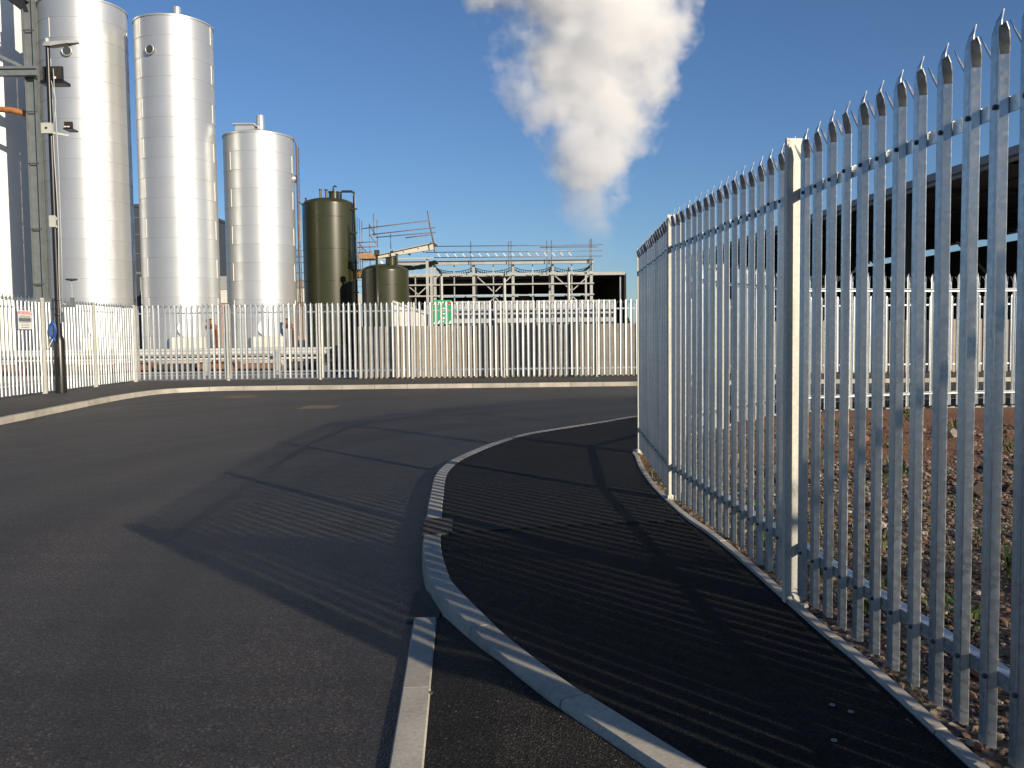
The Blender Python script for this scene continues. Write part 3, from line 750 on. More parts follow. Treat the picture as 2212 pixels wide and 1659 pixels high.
# ------------------------------------------------------------------ pipes along the yard edge
t = thing('pipe_rack', (-12, 34, .05), 'three pale pipes on low white posts running behind the far fence', 'pipe rack')
for (yy, z, r, mt_) in ((33.7, .90, .10, 'steel_white'), (33.95, .70, .075, 'cream_paint_and_sunlit'), (34.3, 1.02, .06, 'steel_white')):
    MB().tube([(-40, yy, z), (-6.4, yy, z)], r, 14).build('pipe', mt_, t, True)
for k in range(9):
    x = -27.9 + 2.72*k; MB().box(x-.06, x+.06, 33.50, 33.58, .05, 1.0 if k % 2 else .6).build('support', 'steel_white', t)
MB().box(-6.75, -6.4, 33.3, 34.5, .05, 1.15).build('end_frame', 'black_paint', t)
t = thing('machinery_skid', (-20, 36, .05), 'rust brown skid of low machinery in the gap under the yard pipes', 'skid')
for k in range(14): MB().box(-29.5+1.7*k, -28.2+1.7*k, 35.4, 36.6, .05, .42+.1*random.random()).build('beam', 'rust' if k % 3 else 'dark_casting', t)

# ------------------------------------------------------------------ lamp post
LX, LY = -11.60, 22.75
t = thing('lamp_post', (LX, LY, .116), 'tall black lamp post with floodlights and a flat lantern in front of the left fence', 'lamp post')
o = MB().lathe([(.135, .116), (.13, 1.45), (.075, 1.60)], (LX, LY, 0), 24).build('base_section', 'black_paint', t); smooth_by_angle(o, 40)
MB().box(LX-.05, LX+.05, LY-.142, LY-.125, .55, 1.05).build('access_door', 'black_paint', o)
o = MB().lathe([(.078, 1.55), (.072, 2.6), (.068, 6.0), (.052, 8.85), (0, 8.86)], (LX, LY, 0), 20).build('shaft', 'black_paint', t); smooth_by_angle(o, 40)
for z in (2.12, 2.5, 4.35, 4.55): MB().lathe([(.08, z-.03), (.087, z-.02), (.087, z+.02), (.08, z+.03)], (LX, LY, 0), 20).build('band', 'black_paint' if z < 4 else 'grey_plastic', t, True)
MB().box(LX-.07, LX+.08, LY-.14, LY-.07, 4.33, 4.62).build('band_clamp', 'grey_plastic', t)
b = MB(); top = [(-.10,-.06,8.86),(.10,-.11,8.84),(.55,-.11,8.90),(.80,-.04,8.93),(.80,.04,8.93),(.55,.11,8.90),(.10,.11,8.84),(-.10,.06,8.86)]
n = len(top); b.v = [Vector((LX+x, LY+y, z)) for x, y, z in top] + [Vector((LX+x*.9+.03, LY+y*.7, z+.12-.09*abs(x-.1))) for x, y, z in top]
b.f = [list(range(n))[::-1], [n+i for i in range(n)]] + [[i, (i+1)%n, n+(i+1)%n, n+i] for i in range(n)]
ln = b.build('lantern', 'lantern_grey', t)
b = MB(); b.add([(LX+.12, LY-.085, 8.832), (LX+.55, LY-.085, 8.885), (LX+.55, LY+.085, 8.885), (LX+.12, LY+.085, 8.832)], [(0,1,2,3)]); b.build('lens', 'glass_dark', ln)
MB().lathe([(.05, 8.94), (.06, 8.95), (.06, 9.05), (0, 9.07)], (LX-.01, LY, 0), 14).build('photocell', 'lantern_grey', ln)
def flood(cx, cz, wd, ht, n):
    o = MB().box(cx-wd/2, cx+wd/2, LY+.12, LY+.2, cz-ht/2, cz+ht/2).build('floodlight', 'black_paint', t)
    for k in range(n):
        x = cx - wd*.46 + wd*.92*k/(n-1); MB().box(x-.004, x+.004, LY+.085, LY+.121, cz-ht*.42, cz+ht*.45).build('fin', 'dark_casting', o)
    MB().box(cx-wd*.56, cx+wd*.62, LY+.06, LY+.42, cz-ht*.72, cz-ht*.5).build('gear_box', 'black_paint', o)
    for k in (-1, 1): MB().box(cx+k*.08*wd/.5-.035, cx+k*.08*wd/.5+.035, LY+.045, LY+.07, cz-ht*.42, cz-ht*.26).build('bracket_plate', 'white_paint', o)
    return o
flood(-11.57, 8.22, .50, .36, 18); fl = flood(-11.22, 6.93, .18, .17, 9)
MB().beam((LX, LY, 6.72), (-11.2, LY+.12, 6.66), .04, .05).build('mounting_arm', 'grey_plastic', fl)
o = MB().box(LX-.15, LX+.11, LY-.19, LY-.075, 6.66, 6.92).build('junction_box', 'grey_plastic', t)
o2 = MB().lathe([(0, 0), (.03, 0), (.03, .01), (0, .012)], (0, 0, 0), 12)
for v in o2.v: v.x, v.y, v.z = LX-.02+v.x, LY-.19-v.z, 6.79+v.y
o2.build('knockout', 'black_paint', o)
MB().tube([(LX+.07, LY-.02, 8.0), (LX+.17, LY-.03, 7.5), (LX+.12, LY-.03, 7.0), (LX+.10, LY-.08, 6.9)], .010, 6).build('cable', 'grey_plastic', t, True)
MB().tube([(LX+.08, LY-.05, 6.68)] + [(LX+.10+.02*math.sin(z*1.7), LY-.05, z) for z in (6, 5.4, 4.7, 4, 3.4, 2.9, 2.4)] + [(LX+.09, LY-.07, 1.9)], .012, 6).build('cable', 'grey_plastic', t, True)
MB().tube([(LX+.13, LY-.02, 8.3), (LX+.17, LY-.02, 6), (LX+.16, LY-.02, 3.6), (LX+.12, LY-.02, 2.3)], .012, 6).build('cable', 'steel_white', t, True)
o = MB().box(LX+.06, LX+.42, LY-.05, LY+.02, 2.30, 2.38).box(LX+.34, LX+.42, LY-.052, LY+.022, 2.381, 2.55).build('side_arm', 'frame_green_grey', t)
MB().tube([(LX+.38, LY-.01, 2.55), (LX+.38, LY-.01, 2.98)], .008, 6).build('stem', 'grey_plastic', o)
MB().lathe([(0, 2.97), (.13, 2.99), (.15, 3.02), (.10, 3.03), (0, 3.035)], (LX+.38, LY-.01, 0), 18).build('sensor_dish', 'dark_casting', o, True)
t = thing('cable_coil', (LX-.07, LY-.2, 1.3), 'coil of blue cable with plug hanging on the black lamp post', 'cable')
for k in range(6):
    P = [(LX-.07+.012*math.sin(k*2.1) + (.085-.006*k)*math.cos(a), LY-.165-.008*(k%4), 1.72+.02*math.cos(k*1.7) + (.20-.009*k)*math.sin(a)) for a in [2*math.pi*i/24 for i in range(25)]]
    MB().tube(P, .016, 6, False).build('loop', 'blue_cable', t, True)
MB().tube([(LX-.03, LY-.2, 1.56), (LX-.01, LY-.2, 1.42)], .03, 10).build('plug', 'blue_cable', t, True)
MB().tube([(LX-.06, LY-.2, 1.5), (LX-.22, LY-.2, 1.2), (LX-.42, LY-.18, .9)], .007, 5).build('tail', 'white_paint', t, True)

# warning sign on the left fence (faces the road)
SX, SY = -11.80, 21.55
t = thing('warning_sign', (SX, SY, 1.8), 'small white warning notice with red heading on the left fence', 'sign')
MB().box(SX-.004, SX, SY-.30, SY+.30, 1.74, 2.20).build('plate', 'sign_white', t)
def text(s, x, y, z, size, mat, parent, rot=(R(90), 0, R(90)), name='lettering', sx=1.0):
    cu = bpy.data.curves.new(name, 'FONT'); cu.body = s; cu.size = size; cu.align_x = 'CENTER'; cu.extrude = .001
    ob = bpy.data.objects.new(name, cu); sc.collection.objects.link(ob)
    me = bpy.data.meshes.new_from_object(ob.evaluated_get(bpy.context.evaluated_depsgraph_get()))
    bpy.data.objects.remove(ob); me.materials.clear(); me.materials.append(M[mat])
    o = bpy.data.objects.new(name, me); sc.collection.objects.link(o); o.parent = parent
    o.location = Vector((x, y, z)) - world_loc(parent); o.rotation_euler = rot; o.scale = (sx, 1, 1); return o
bpy.context.view_layer.update()
text('WARNING', SX+.003, SY, 2.095, .125, 'sign_red', t)
for z, h, wd in ((2.06, .012, .24), (2.035, .010, .24), (1.905, .010, .23), (1.86, .007, .18), (1.825, .008, .20), (1.785, .012, .18)):
    MB().box(SX+.001, SX+.003, SY-wd, SY+wd, z-h/2, z+h/2).build('printed_line', 'sign_dark', t)
MB().box(SX+.001, SX+.003, SY-.27, SY+.27, 1.925, 2.015).build('printed_panel', 'frame_green_grey', t)

# ------------------------------------------------------------------ green tanks
def tank(x, y, Rr, zb, zs, dome, label):
    t = thing('chemical_tank', (x, y, zb), label, 'tank')
    o = MB().lathe([(Rr, zb), (Rr, zs)], (x, y, 0), 72).build('shell', 'tank_green', t); smooth_by_angle(o, 40)
    pf = [(Rr+.006, zs-.02), (Rr+.006, zs+.01)] + [(Rr*math.cos(a), zs + dome*math.sin(a)) for a in [i*math.pi/16 for i in range(1, 9)]]
    o = MB().lathe(pf, (x, y, 0), 72).build('dome', 'tank_green', t); smooth_by_angle(o, 40)
    z = zs - .75
    while z > zb:
        MB().lathe([(Rr-.002, z-.022), (Rr+.010, z-.012), (Rr+.010, z+.012), (Rr-.002, z+.022)], (x, y, 0), 72).build('weld_band', 'tank_green', t, True); z -= 1.75
    zt = zs + dome
    o = MB().lathe([(.28, zt-.25), (.28, zt+.28), (.33, zt+.28), (.33, zt+.33), (0, zt+.34)], (x+.35, y-.2, 0), 28).build('manhole_neck', 'tank_green', t); smooth_by_angle(o, 30)
    P = [(x+.32, y-.2, zt+.34), (x+.32, y-.2, zt+.52)] + [(x+.42-.10*math.cos(a), y-.2, zt+.54+.10*math.sin(a)) for a in [i*math.pi/6 for i in range(6)]]
    MB().tube(P, .045, 8).build('gooseneck', 'tank_green', o, True)
    return t
ta = tank(-10.14, 50, 1.446, .06, 8.79, .40, 'taller dark green cylindrical tank with a pipe down its right side')
tb = tank(-6.71, 47.6, 1.245, .06, 4.92, .40, 'shorter dark green cylindrical tank behind the concrete wall')
for dx, hh in ((-.33, .45), (-.02, .43)):
    o = MB().lathe([(.06, 8.95), (.06, 9.12+hh), (.10, 9.12+hh), (.10, 9.17+hh), (0, 9.17+hh)], (-10.14+dx, 49.5, 0), 12).build('nozzle', 'tank_green', ta); smooth_by_angle(o, 30)
MB().box(-11.33, -11.23, 49.4, 49.5, 8.76, 9.15).build('lifting_lug', 'tank_green', ta)
MB().tube([(-11.5, 49.5, 8.77), (-11.6, 49.45, 8.91), (-11.66, 49.4, 8.88)], .03, 6).build('hook', 'tank_green', ta)
MB().tube([(-9.36, 49.5, 8.95), (-9.36, 49.5, 9.39), (-9.28, 49.5, 9.48), (-8.76, 49.5, 9.48), (-8.62, 49.45, 9.39), (-8.60, 49.4, 9.18), (-8.55, 49.4, .1)], .068, 10).build('overflow_pipe', 'tank_green', ta, True)
for z in (8.5, 7.2, 5.55, 3.9): MB().box(-8.76, -8.45, 49.32, 49.47, z-.035, z+.035).build('pipe_clip', 'tank_green', ta)
MB().tube([(-6.95, 46.28, 5.66), (-6.92, 46.24, .2)], .065, 10).build('standpipe', 'tank_green', tb, True)
MB().box(-7.06, -6.82, 46.15, 46.41, 5.66, 5.93).build('standpipe_head', 'dark_casting', tb)
o = MB().lathe([(.055, 5.1), (.055, 5.78), (.10, 5.78), (.10, 5.82), (0, 5.82)], (-6.04, 47.3, 0), 12).build('nozzle', 'tank_green', tb)

# ------------------------------------------------------------------ concrete wall behind the far fence
t = thing('concrete_wall', (-5, 29.2, .05), 'tan precast concrete panel wall behind the far fence', 'wall')
x = -5.05; k = 0
while x < 18:
    wd = 1.18; weathered = (-.6 < x < 2.6) or random.random() < .08
    MB().box(x+.006, x+wd-.006, 29.05+random.uniform(0,.012), 29.28, .05, 1.80+random.uniform(-.02,.02)).build('panel', 'panel_concrete_weathered' if weathered else 'panel_concrete', t)
    x += wd; k += 1
MB().box(-5.04, 18.2, 29.10, 29.26, .05, 1.76).build('joint_filler', 'mortar', t)

# raised yard behind the wall
structure(MB().box(-4.9, 60, 29.28, 75, .05, 1.55).build('terrace', 'yard_concrete'))
# green notice board with white stripes
t = thing('notice_board', (-3.1, 39.9, 1.55), 'green board with white diagonal stripes behind the concrete wall', 'board')
MB().box(-3.52, -2.68, 39.9, 40.0, 1.98, 3.06).build('board', 'green_board', t)
for x in (-3.4, -2.8): MB().box(x-.04, x+.04, 40.0, 40.06, 1.55, 3.0).build('leg', 'steel_white', t)
for z in (2.84, 1.99):
    for k in range(5):
        x = -3.50 + .17*k
        MB().add([(x, 39.894, z), (x+.07, 39.894, z), (x+.15, 39.894, z+.15), (x+.08, 39.894, z+.15)], [(0,1,2,3)]).build('stripe', 'sign_white', t)
for (x0, x1, z0, z1) in ((-3.2,-2.98,2.66,2.71),(-3.17,-3.02,2.55,2.58),(-3.2,-2.98,2.42,2.47),(-3.2,-3.16,2.2,2.42),(-3.1,-3.0,2.2,2.3)):
    MB().box(x0, x1, 39.885, 39.899, z0, z1).build('printed_mark', 'sign_white', t)
MB().box(-2.82, -2.70, 39.885, 39.899, 2.86, 2.97).build('printed_mark', 'sign_red', t)
# stacked white steel racks
for k, (x0, x1) in enumerate(((-2.62, -.98), (-.75, 1.05), (1.15, 3.0), (3.1, 4.75))):
    lab = ['stack of pale steel channels next to the green striped board', 'second stack of pale steel channels right of the green striped board', 'third stack of pale steel channels right of the green striped board', 'stack of pale steel channels furthest right behind the concrete wall'][k]
    t = thing('channel_stack', ((x0+x1)/2, 41, 1.55), lab, 'steel stack', 'stacks of steel channels behind the wall')
    for z0, z1 in ((1.62, 1.80), (2.02, 2.22), (2.40, 2.48), (2.66, 3.02)):
        MB().box(x0, x1, 40.6+.02*z0, 41.4, z0, z1).build('channel', 'steel_white', t)
    MB().box(x0+.05, x1-.05, 41.0, 41.35, 1.56, 2.9).build('back_web', 'clad_grey', t)
    n = int((x1-x0)/.36)
    for i in range(n+1):
        x = x0 + .04 + (x1-x0-.08)*i/n; MB().box(x-.02, x+.02, 40.72, 40.99, 1.80, 2.66).build('spacer', 'steel_white', t)
    for i in range(2):
        x = x0 + (x1-x0)*(.3+.45*i); MB().box(x-.02, x+.02, 40.63, 40.66, 2.8, 2.95).build('tag_plate', 'sign_dark', t)
# cream skip left of the board
t = thing('skip', (-4.3, 40.6, 1.55), 'cream sloped end of a skip between the small green tank and green board', 'skip')
b = MB(); b.add([(-5.3,40,1.55),(-3.9,40,1.55),(-3.85,40,2.45),(-5.3,40,3.0),(-5.3,41.6,1.55),(-3.9,41.6,1.55),(-3.85,41.6,2.45),(-5.3,41.6,3.0)], [(0,1,2,3),(5,4,7,6),(1,5,6,2),(4,0,3,7),(3,2,6,7),(4,5,1,0)])
b.build('body', 'clad_white', t); MB().beam((-5.32,39.97,3.03), (-3.82,39.97,2.47), .08, .1).build('rim', 'cream_paint_and_sunlit', t)
for x in (-5.0, -4.5, -4.0): MB().box(x-.05, x+.05, 39.94, 39.999, 1.55, 2.4).build('rib', 'cream_paint_and_sunlit', t)

# ------------------------------------------------------------------ white steel frame under construction
t = thing('unfinished_building', (0, 55, 1.55), 'pale steel building frame under construction with a thin roof edge', 'building')
cols = [-7.1, -4.69, -2.29, .14, 2.57, 4.97]
for x in cols:
    MB().box(x-.085, x+.085, 54.9, 55.1, 1.55, 5.78).build('column', 'steel_white', t)
    MB().box(x-.06, x+.06, 58.9, 59.0, 1.55, 5.78).build('column', 'steel_white', t)
    MB().beam((x, 55.1, 5.70), (x, 58.9, 5.70), .1, .12).build('rafter', 'steel_white', t)
for a, c in zip(cols, cols[1:]):
    MB().box((a+c)/2-.03, (a+c)/2+.03, 54.93, 55.07, 1.55, 5.78).build('mullion', 'steel_white', t)
for z, h in ((5.20, .13), (4.58, .085), (3.90, .085), (2.42, .08)):
    MB().box(-7.6, 5.12, 54.78, 54.899, z-h/2, z+h/2).build('girt', 'steel_white', t)
for (x0, z0, x1, z1) in ((-2.1,5.1,-1.05,4.1),(-.95,4.15,.05,5.1),(2.7,5.1,3.75,4.15),(3.85,4.2,4.85,5.1),(-4.5,5.1,-5.8,3.95),(-1.0,3.8,-2.2,2.7),(3.8,3.8,2.6,2.7),(3.8,3.8,4.9,2.7),(-1.0,3.8,.1,2.7),(-6.3,4.5,-7.0,3.9),(-6.3,4.5,-5.6,3.9)):
    MB().beam((x0, 55, z0), (x1, 55, z1), .06, .06).build('brace', 'steel_white', t)
MB().box(-7.6, 5.1, 54.62, 54.88, 5.79, 5.95).build('eaves_beam', 'steel_white', t)
b = MB(); n = 150          # corrugated roof sheet with a rippled edge
for i in range(n+1):
    x = -7.6 + 12.7*i/n; dz = .028*math.sin(i*math.pi/1.0 + .5) * (1 if i % 2 else -1)
    for yy, zz in ((54.6, 6.03), (59.2, 6.15)): b.v += [Vector((x, yy, zz+dz)), Vector((x, yy, zz+dz+.02))]
for i in range(n):
    o = i*4; b.f += [[o, o+4, o+6, o+2], [o+1, o+3, o+7, o+5], [o, o+1, o+5, o+4], [o+2, o+6, o+7, o+3]]
b.build('roof_sheet', 'corrugated', t)
for a, c in zip(cols[1:], cols[2:]):     # sagging safety net in each bay
    b = MB(); n = 16
    for i in range(n+1):
        u = i/n; x = a + .1 + (c-a-.2)*u; s = .38*4*u*(1-u)
        b.v += [Vector((x, 55.2, 5.62 - s*.55)), Vector((x, 55.2+.9, 5.60 - s*1.15 - .05*random.random())), Vector((x, 57.2, 5.6 - s*.5))]
    for i in range(n):
        for q in (0, 1): b.f.append([3*i+q, 3*i+3+q, 3*i+4+q, 3*i+1+q])
    o = b.build('safety_net', 'green_net', t, True)
    md = o.modifiers.new('mesh', 'WIREFRAME'); md.thickness = .035; md.use_replace = True
    MB().tube([(a+.1 + (c-a-.2)*i/12, 55.15, 5.62 - .9*4*.25*(i/12)*(1-i/12)) for i in range(13)], .022, 6).build('net_rope', 'green_net', t, True)
for x, z in ((-3.9, 4.75), (-.36, 4.6), (3.25, 4.9)):
    t2 = thing('standing_pole', (x, 50, 1.55), ['slim pale pole in front of the steel frame, left of centre', 'slim pale pole in front of the middle of the steel frame', 'slim pale pole in front of the right part of the steel frame'][[-3.9, -.36, 3.25].index(x)], 'pole')
    MB().lathe([(.085, 1.55), (.08, z), (.05, z+.06), (0, z+.06)], (x, 50, 0), 12).build('shaft', 'steel_white', t2, True)
    MB().lathe([(.05, z+.06), (.045, z+.3), (0, z+.32)], (x, 50, 0), 10).build('cap', 'dark_casting', t2, True)

# scaffolding over the frame
t = thing('scaffolding', (0, 54.4, 1.55), 'long run of scaffold guard rails above the steel frame roof', 'scaffolding')
for z, x0, x1, m_ in ((6.90, -5.2, 5.63, 'scaffold_tube'), (6.78, 1.8, 5.3, 'rust_tube'), (6.54, -5.2, 5.6, 'scaffold_tube'), (6.22, -5.2, 5.6, 'scaffold_tube')):
    MB().tube([(x0, 54.4, z), (x1, 54.4, z-.02)], .026, 6).build('ledger', m_, t, True)
for x, z1 in ((-2.42, 7.18), (-.11, 7.15), (.04, 7.18), (2.22, 7.18), (2.50, 7.18), (4.86, 7.2), (4.94, 7.26)):
    MB().tube([(x, 54.45, 5.3), (x, 54.45, z1)], .026, 6).build('standard', 'scaffold_tube', t, True)
lb = MB().tube([(-4.6, 54.5, 6.55), (3.8, 54.5, 6.55)], .026, 6).build('lattice_chord', 'steel_white', t, True)
for k in range(17):
    x = -4.5 + .5*k; MB().beam((x, 54.5, 6.53), (x+.22, 54.45, 6.24), .055, .055).build('lattice_rung', 'white_paint', t)
for z in (6.9, 6.5, 6.15, 5.5, 5.0, 4.6):
    MB().tube([(-16.4, 56, z), (-9.0, 56, z)], .028, 6).build('ledger', 'scaffold_tube', t, True)
for x in (-15.3, -13.4, -11.2, -9.7): MB().tube([(x, 56, 1.55), (x, 56, 7.0)], .03, 6).build('standard', 'scaffold_tube', t, True)

# tilted canopy with its own scaffold
t = thing('canopy', (-5.9, 50, 1.55), 'small tilted canopy roof over the shorter green tank', 'canopy')
b = MB(); A = (-7.62, 5.85); B = (-4.15, 6.57)
b.add([(A[0],48.6,A[1]),(B[0],48.6,B[1]),(B[0],48.6,B[1]-.05),(A[0],48.6,A[1]-.05),(A[0],51.6,A[1]+.1),(B[0],51.6,B[1]+.1),(B[0],51.6,B[1]+.05),(A[0],51.6,A[1]+.05)],
      [(3,2,1,0),(4,5,6,7),(0,1,5,4),(2,3,7,6),(1,2,6,5),(3,0,4,7)]); b.build('roof_sheet', 'steel_white', t)
b = MB(); b.add([(-7.45,48.75,5.80),(-4.2,48.75,6.47),(-4.2,48.75,6.17),(-7.45,48.75,5.70),(-7.45,48.95,5.80),(-4.2,48.95,6.47),(-4.2,48.95,6.17),(-7.45,48.95,5.70)],
      [(3,2,1,0),(4,5,6,7),(0,1,5,4),(2,3,7,6),(1,2,6,5),(3,0,4,7)]); b.build('fascia', 'cream_paint_and_sunlit', t)
MB().beam((-7.5, 48.7, 5.66), (-4.2, 48.7, 5.70), .08, .08).build('tie_beam', 'steel_white', t)
for x in (-6.6, -5.8, -5.0): MB().beam((x, 48.7, 5.95+(x+6.6)*.2), (x, 51.5, 6.0+(x+6.6)*.2), .07, .12).build('purlin', 'cream_paint_and_sunlit', t)
for x, yy in ((-4.58, 48.9), (-4.58, 51.3), (-7.15, 51.3)):
    MB().box(x-.07, x+.07, yy-.07, yy+.07, 1.55 if x > -5 else .05, 5.64).build('post', 'steel_white', t)
MB().beam((-7.1, 48.78, 5.6), (-6.7, 48.78, 4.85), .1, .1).build('knee_brace', 'white_paint', t)
b = MB(); n = 14
for i in range(n+1):
    u = i/n; x = -6.9 + 2.75*u; s = .45*4*u*(1-u)
    for q in range(5): b.v.append(Vector((x, 49 + .6*q, 5.62 - s*(1 - .15*abs(q-2)) + random.uniform(-.03,.03))))
for i in range(n):
    for q in range(4): b.f.append([5*i+q, 5*i+5+q, 5*i+6+q, 5*i+1+q])
b.build('green_sheet', 'green_net', t, True)
t = thing('scaffolding', (-6, 48.4, 1.55), 'tilted scaffold rails above the small canopy roof', 'scaffolding')
for a, c in (((-8.0,7.30),(-4.35,7.70)), ((-7.5,6.98),(-4.05,7.32)), ((-7.3,6.82),(-4.05,7.06)), ((-5.7,6.78),(-4.2,6.95)), ((-8.3,6.55),(-7.2,6.6)), ((-8.3,6.3),(-7.3,6.32)), ((-8.3,6.0),(-7.5,6.05))):
    MB().tube([(a[0], 48.4, a[1]), (c[0], 48.4, c[1])], .027, 6).build('ledger', 'rust_tube', t, True)
for x, z0, z1 in ((-8.29, 4.6, 7.92), (-8.18, 4.9, 7.85), (-8.05, 5.0, 7.72), (-7.64, 5.0, 7.58), (-7.22, 6.3, 7.78), (-7.4, 6.9, 8.1), (-6.5, 6.2, 7.0)):
    MB().tube([(x, 48.45, z0), (x, 48.45, z1)], .024, 6).build('standard', 'scaffold_tube', t, True)
for a, c in (((-4.48,8.22),(-4.10,5.95)), ((-4.42,7.7),(-4.16,6.5)), ((-7.64,7.5),(-7.3,6.95)), ((-7.64,7.0),(-7.3,6.5)), ((-8.2,6.5),(-7.8,6.0))):
    MB().tube([(a[0], 48.42, a[1]), (c[0], 48.42, c[1])], .027, 6).build('brace', 'rust_tube', t, True)
for k in range(5): MB().box(-8.2+.01*k, -7.35, 48.2+.24*k, 48.42+.24*k, 5.66, 5.72).build('board', 'scaffold_board', t)
MB().box(-8.25, -7.4, 48.3, 49.3, 5.72, 5.95).build('board_stack', 'scaffold_board', t)
MB().box(-9.2, -7.75, 49.6, 50.4, 4.75, 5.2).build('board_stack', 'scaffold_board', t)

# ------------------------------------------------------------------ far open barn
t = thing('open_barn', (0, 82, 1.4), 'far open fronted barn with a black interior and thin white roof edge', 'barn')
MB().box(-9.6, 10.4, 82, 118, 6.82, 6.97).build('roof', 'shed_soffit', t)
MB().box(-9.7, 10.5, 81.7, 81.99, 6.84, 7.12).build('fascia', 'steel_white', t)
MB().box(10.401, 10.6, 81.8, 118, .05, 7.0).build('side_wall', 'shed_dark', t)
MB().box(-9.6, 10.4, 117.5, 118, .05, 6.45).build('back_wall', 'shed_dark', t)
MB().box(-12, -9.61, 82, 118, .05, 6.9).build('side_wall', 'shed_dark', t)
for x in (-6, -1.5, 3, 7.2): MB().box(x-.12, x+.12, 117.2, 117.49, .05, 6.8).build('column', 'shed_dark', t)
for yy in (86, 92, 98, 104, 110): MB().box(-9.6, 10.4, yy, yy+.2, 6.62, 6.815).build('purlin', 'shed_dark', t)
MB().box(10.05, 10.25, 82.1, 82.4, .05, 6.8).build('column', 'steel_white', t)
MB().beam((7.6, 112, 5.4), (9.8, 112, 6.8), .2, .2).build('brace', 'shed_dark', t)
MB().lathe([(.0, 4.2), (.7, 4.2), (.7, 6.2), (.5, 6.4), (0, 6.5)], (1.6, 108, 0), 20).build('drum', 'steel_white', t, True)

# ------------------------------------------------------------------ large open shed on the right
t = thing('open_shed', (20, 45, .05), 'big dark open sided shed roof rising behind the fences on the right', 'shed')
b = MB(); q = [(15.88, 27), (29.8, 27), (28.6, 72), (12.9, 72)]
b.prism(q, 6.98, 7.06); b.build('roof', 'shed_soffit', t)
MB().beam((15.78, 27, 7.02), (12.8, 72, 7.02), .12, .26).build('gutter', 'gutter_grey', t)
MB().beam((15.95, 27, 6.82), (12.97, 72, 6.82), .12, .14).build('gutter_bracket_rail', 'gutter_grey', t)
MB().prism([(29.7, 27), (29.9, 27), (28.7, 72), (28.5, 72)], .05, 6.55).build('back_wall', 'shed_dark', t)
MB().box(16.2, 29.8, 26.8, 26.99, 5.3, 6.97).build('gable_sun_screen', 'shed_dark', t)  # added out of view to cut the sun entering the open near end
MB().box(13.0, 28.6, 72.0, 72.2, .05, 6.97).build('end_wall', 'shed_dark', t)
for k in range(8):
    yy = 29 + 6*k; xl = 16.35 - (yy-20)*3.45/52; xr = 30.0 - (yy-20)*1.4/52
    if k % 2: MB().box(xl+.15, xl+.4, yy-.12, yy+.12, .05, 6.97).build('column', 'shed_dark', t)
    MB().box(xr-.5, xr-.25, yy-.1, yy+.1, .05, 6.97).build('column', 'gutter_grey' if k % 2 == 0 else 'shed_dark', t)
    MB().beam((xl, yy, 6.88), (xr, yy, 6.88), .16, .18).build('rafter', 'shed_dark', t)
    MB().beam((xr-.55, yy, 4.6), (xr-2.6, yy, 6.7), .12, .12).build('brace', 'cream_paint_and_sunlit' if k in (2, 3, 4) else 'shed_dark', t)  # cream on the middle braces stands in for sunlight striking them
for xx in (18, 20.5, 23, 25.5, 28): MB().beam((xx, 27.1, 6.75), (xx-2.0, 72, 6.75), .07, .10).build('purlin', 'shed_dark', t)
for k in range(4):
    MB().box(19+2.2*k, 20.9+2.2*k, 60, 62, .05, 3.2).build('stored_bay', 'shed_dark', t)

# ------------------------------------------------------------------ buildings behind the silos
t = thing('clad_building', (-31, 75, .05), 'dark blue grey clad building seen between the silver silos', 'building')
MB().box(-36, -27.6, 75, 90, .05, 12.5).build('wall', 'clad_dark', t)
MB().box(-36.1, -27.5, 74.9, 90.1, 12.5, 12.75).build('parapet', 'clad_dark', t)
MB().box(-35.9, -27.7, 74.94, 74.999, 6.9, 7.1).build('trim', 'gutter_grey', t)
for z in (8.6, 10.2, 11.6): MB().box(-35.9, -27.7, 74.96, 74.999, z, z+.06).build('cladding_joint', 'gutter_grey', t)
t = thing('low_building', (-19, 70, .05), 'low pale and pinkish building in the gaps beside the shortest silver silo', 'building')
MB().box(-29, -13.5, 70, 80, .05, 4.2).build('wall', 'brick_pink', t)
MB().box(-29.05, -13.45, 69.9, 80.05, 4.2, 5.25).build('upper_wall', 'clad_white', t)
MB().box(-29.1, -17.5, 69.85, 80.1, 5.25, 6.3).build('upper_wall', 'clad_grey', t)
for k in range(16): MB().box(-28.8+k*.98, -28.76+k*.98, 69.86, 69.899, 4.25, 5.2).build('cladding_joint', 'clad_grey', t)

# dark hedge to the right of the far barn, and distant tree line
def hedge(x0, x1, y, h, label, n):
    b = MB()
    for k in range(n):
        x = random.uniform(x0, x1); z = h*math.sqrt(random.random())*(.85+.3*noise.noise(Vector((x*.6, y, 2)))); yy = y + random.gauss(0, .6); a = random.uniform(0, 6.28)
        s = random.uniform(.12, .3); d = Vector((math.cos(a), math.sin(a), random.uniform(-.6,.6)))*s; e = Vector((-math.sin(a), math.cos(a), random.uniform(-.5,.5)))*s*.6
        c = Vector((x, yy, z)); b.add([c-d, c-e, c+d, c+e], [(0,1,2,3)])
    o = b.build('hedge', 'hedge_leaf', loc=((x0+x1)/2, y, .05)); return tag(o, label, 'hedge')
hedge(10.6, 22, 88, 3.2, 'dark hedge on the skyline right of the far barn', 5200)

# scrap of yellow plastic at the right edge
t = MB(); t.box(3.19, 3.27, 5.58, 5.62, .22, .245).box(3.21, 3.24, 5.57, 5.63, .16, .22)
tag(t.build('plastic_scrap', 'yellow_plastic', loc=(3.22, 5.6, .15)), 'yellow plastic scrap on the rubble at the right edge', 'scrap')

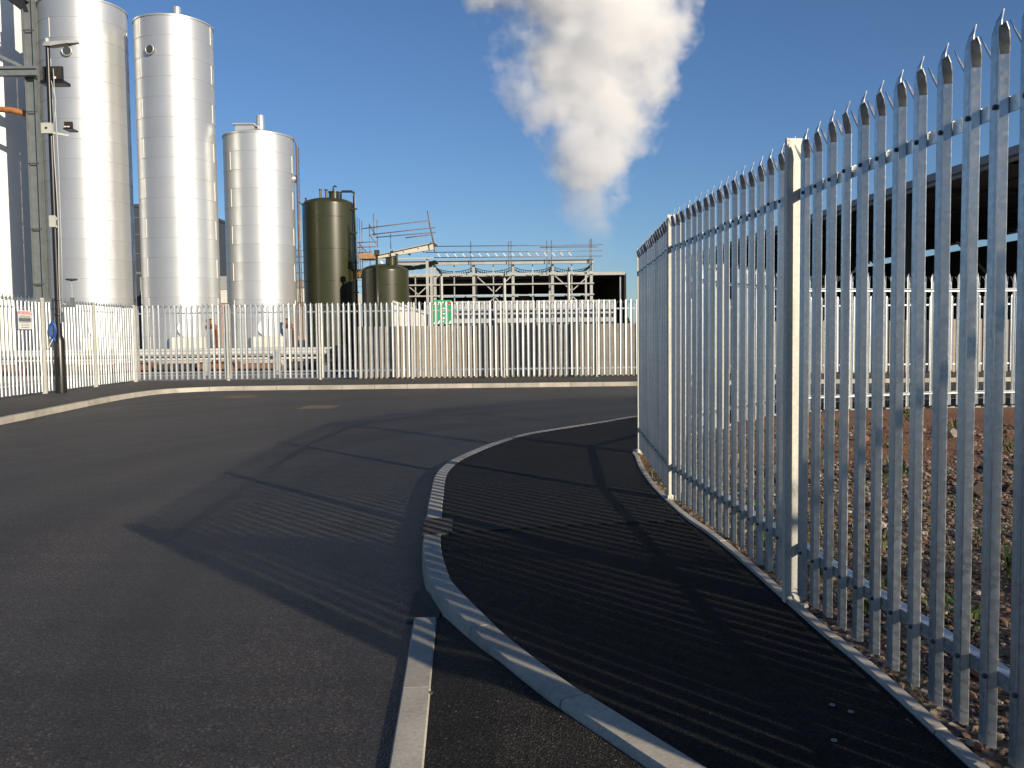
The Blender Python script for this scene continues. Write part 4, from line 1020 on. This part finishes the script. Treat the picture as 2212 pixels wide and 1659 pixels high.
# ------------------------------------------------------------------ steam plume
PL = [(9.5, 13.3, 0.9), (13, 13.8, 2.2), (16, 13.2, 3.1), (18.5, 12.2, 4.4), (22, 13.0, 5.6), (26, 13.4, 6.9), (30, 12.8, 8.0), (34, 12.2, 9.8), (38, 11.4, 11.6), (43, 11.3, 13.2), (50, 11.0, 13.8), (60, 9.5, 17.5), (72, 8.0, 19.0)]
PY = 132.0
b = MB(); n = 40; lv = 48
def pl(z):
    for a, c in zip(PL, PL[1:]):
        if a[0] <= z <= c[0]:
            u = (z-a[0])/(c[0]-a[0]); return a[1]+(c[1]-a[1])*u, a[2]+(c[2]-a[2])*u
    return PL[-1][1:]
for j in range(lv+1):
    z = PL[0][0] + (PL[-1][0]-PL[0][0])*j/lv; cx, r = pl(z); cap = min(1, math.sqrt(max(0, (lv-j)/4)) + .02, math.sqrt(j/2)+.02)
    for i in range(n):
        a = 2*math.pi*i/n; rr = (r*1.32 + .4)*cap
        b.v.append(Vector((cx + rr*math.cos(a), PY + rr*.8*math.sin(a), z)))
for j in range(lv):
    for i in range(n): b.f.append([j*n+i, j*n+(i+1)%n, (j+1)*n+(i+1)%n, (j+1)*n+i])
b.f.append(list(range(n))[::-1]); b.f.append([lv*n+i for i in range(n)])
mt = bpy.data.materials.new('steam'); mt.use_nodes = True; T = mt.node_tree; T.nodes.clear(); M['steam'] = mt
out = T.nodes.new('ShaderNodeOutputMaterial'); pv = T.nodes.new('ShaderNodeVolumePrincipled')
T.links.new(pv.outputs[0], out.inputs['Volume'])
P = T.nodes.new('ShaderNodeNewGeometry').outputs['Position']
def math_(op, a, c=None, clamp=False, d=None):
    nd = T.nodes.new('ShaderNodeMath'); nd.operation = op; nd.use_clamp = clamp
    for i, v in enumerate((a, c, d)):
        if v is None: continue
        if hasattr(v, 'links'): T.links.new(v, nd.inputs[i])
        else: nd.inputs[i].default_value = v
    return nd.outputs[0]
s = T.nodes.new('ShaderNodeSeparateXYZ'); T.links.new(P, s.inputs[0])
zn = math_('DIVIDE', math_('SUBTRACT', s.outputs[2], PL[0][0]), PL[-1][0]-PL[0][0], True)
def curve(col):
    r = T.nodes.new('ShaderNodeValToRGB'); e = r.color_ramp.elements
    while len(e) < len(PL): e.new(.5)
    for k, p in enumerate(PL):
        e[k].position = (p[0]-PL[0][0])/(PL[-1][0]-PL[0][0]); v = p[col]/20; e[k].color = (v, v, v, 1)
    T.links.new(zn, r.inputs['Fac']); return math_('MULTIPLY', r.outputs['Color'], 20)
cx, rad = curve(1), curve(2)
dx = math_('DIVIDE', math_('SUBTRACT', s.outputs[0], cx), rad)
dy = math_('DIVIDE', math_('SUBTRACT', s.outputs[1], PY), math_('MULTIPLY', rad, .8))
dist = math_('SQRT', math_('ADD', math_('MULTIPLY', dx, dx), math_('MULTIPLY', dy, dy)))
N1 = tex_noise(T, P, .10, 5.5, .58); N2 = tex_noise(T, P, .30, 4, .6)
f = math_('ADD', math_('MULTIPLY', math_('SUBTRACT', N1, .5), 2.9), math_('MULTIPLY', math_('SUBTRACT', N2, .5), 1.6))
body = math_('ADD', math_('SUBTRACT', 1.0, dist), f)
body = math_('MULTIPLY', body, 2.2, True)
body = math_('MULTIPLY', body, math_('LESS_THAN', dist, 1.30))
fade = T.nodes.new('ShaderNodeMapRange'); fade.inputs['From Min'].default_value = 15; fade.inputs['From Max'].default_value = 23
fade.inputs['To Min'].default_value = .07; T.links.new(s.outputs[2], fade.inputs['Value'])
topf = T.nodes.new('ShaderNodeMapRange'); topf.inputs['From Min'].default_value = 71; topf.inputs['From Max'].default_value = 60; T.links.new(s.outputs[2], topf.inputs['Value'])
dens = math_('MULTIPLY', math_('MULTIPLY', body, fade.outputs[0]), math_('MULTIPLY', topf.outputs[0], .21))
T.links.new(dens, pv.inputs['Density']); pv.inputs['Color'].default_value = (1, 1, 1, 1); pv.inputs['Anisotropy'].default_value = 0.0
o = b.build('steam_plume', mt, loc=(13.4, PY, 9.5))
tag(o, 'white billowing steam plume rising into the blue sky', 'steam', kind='stuff')
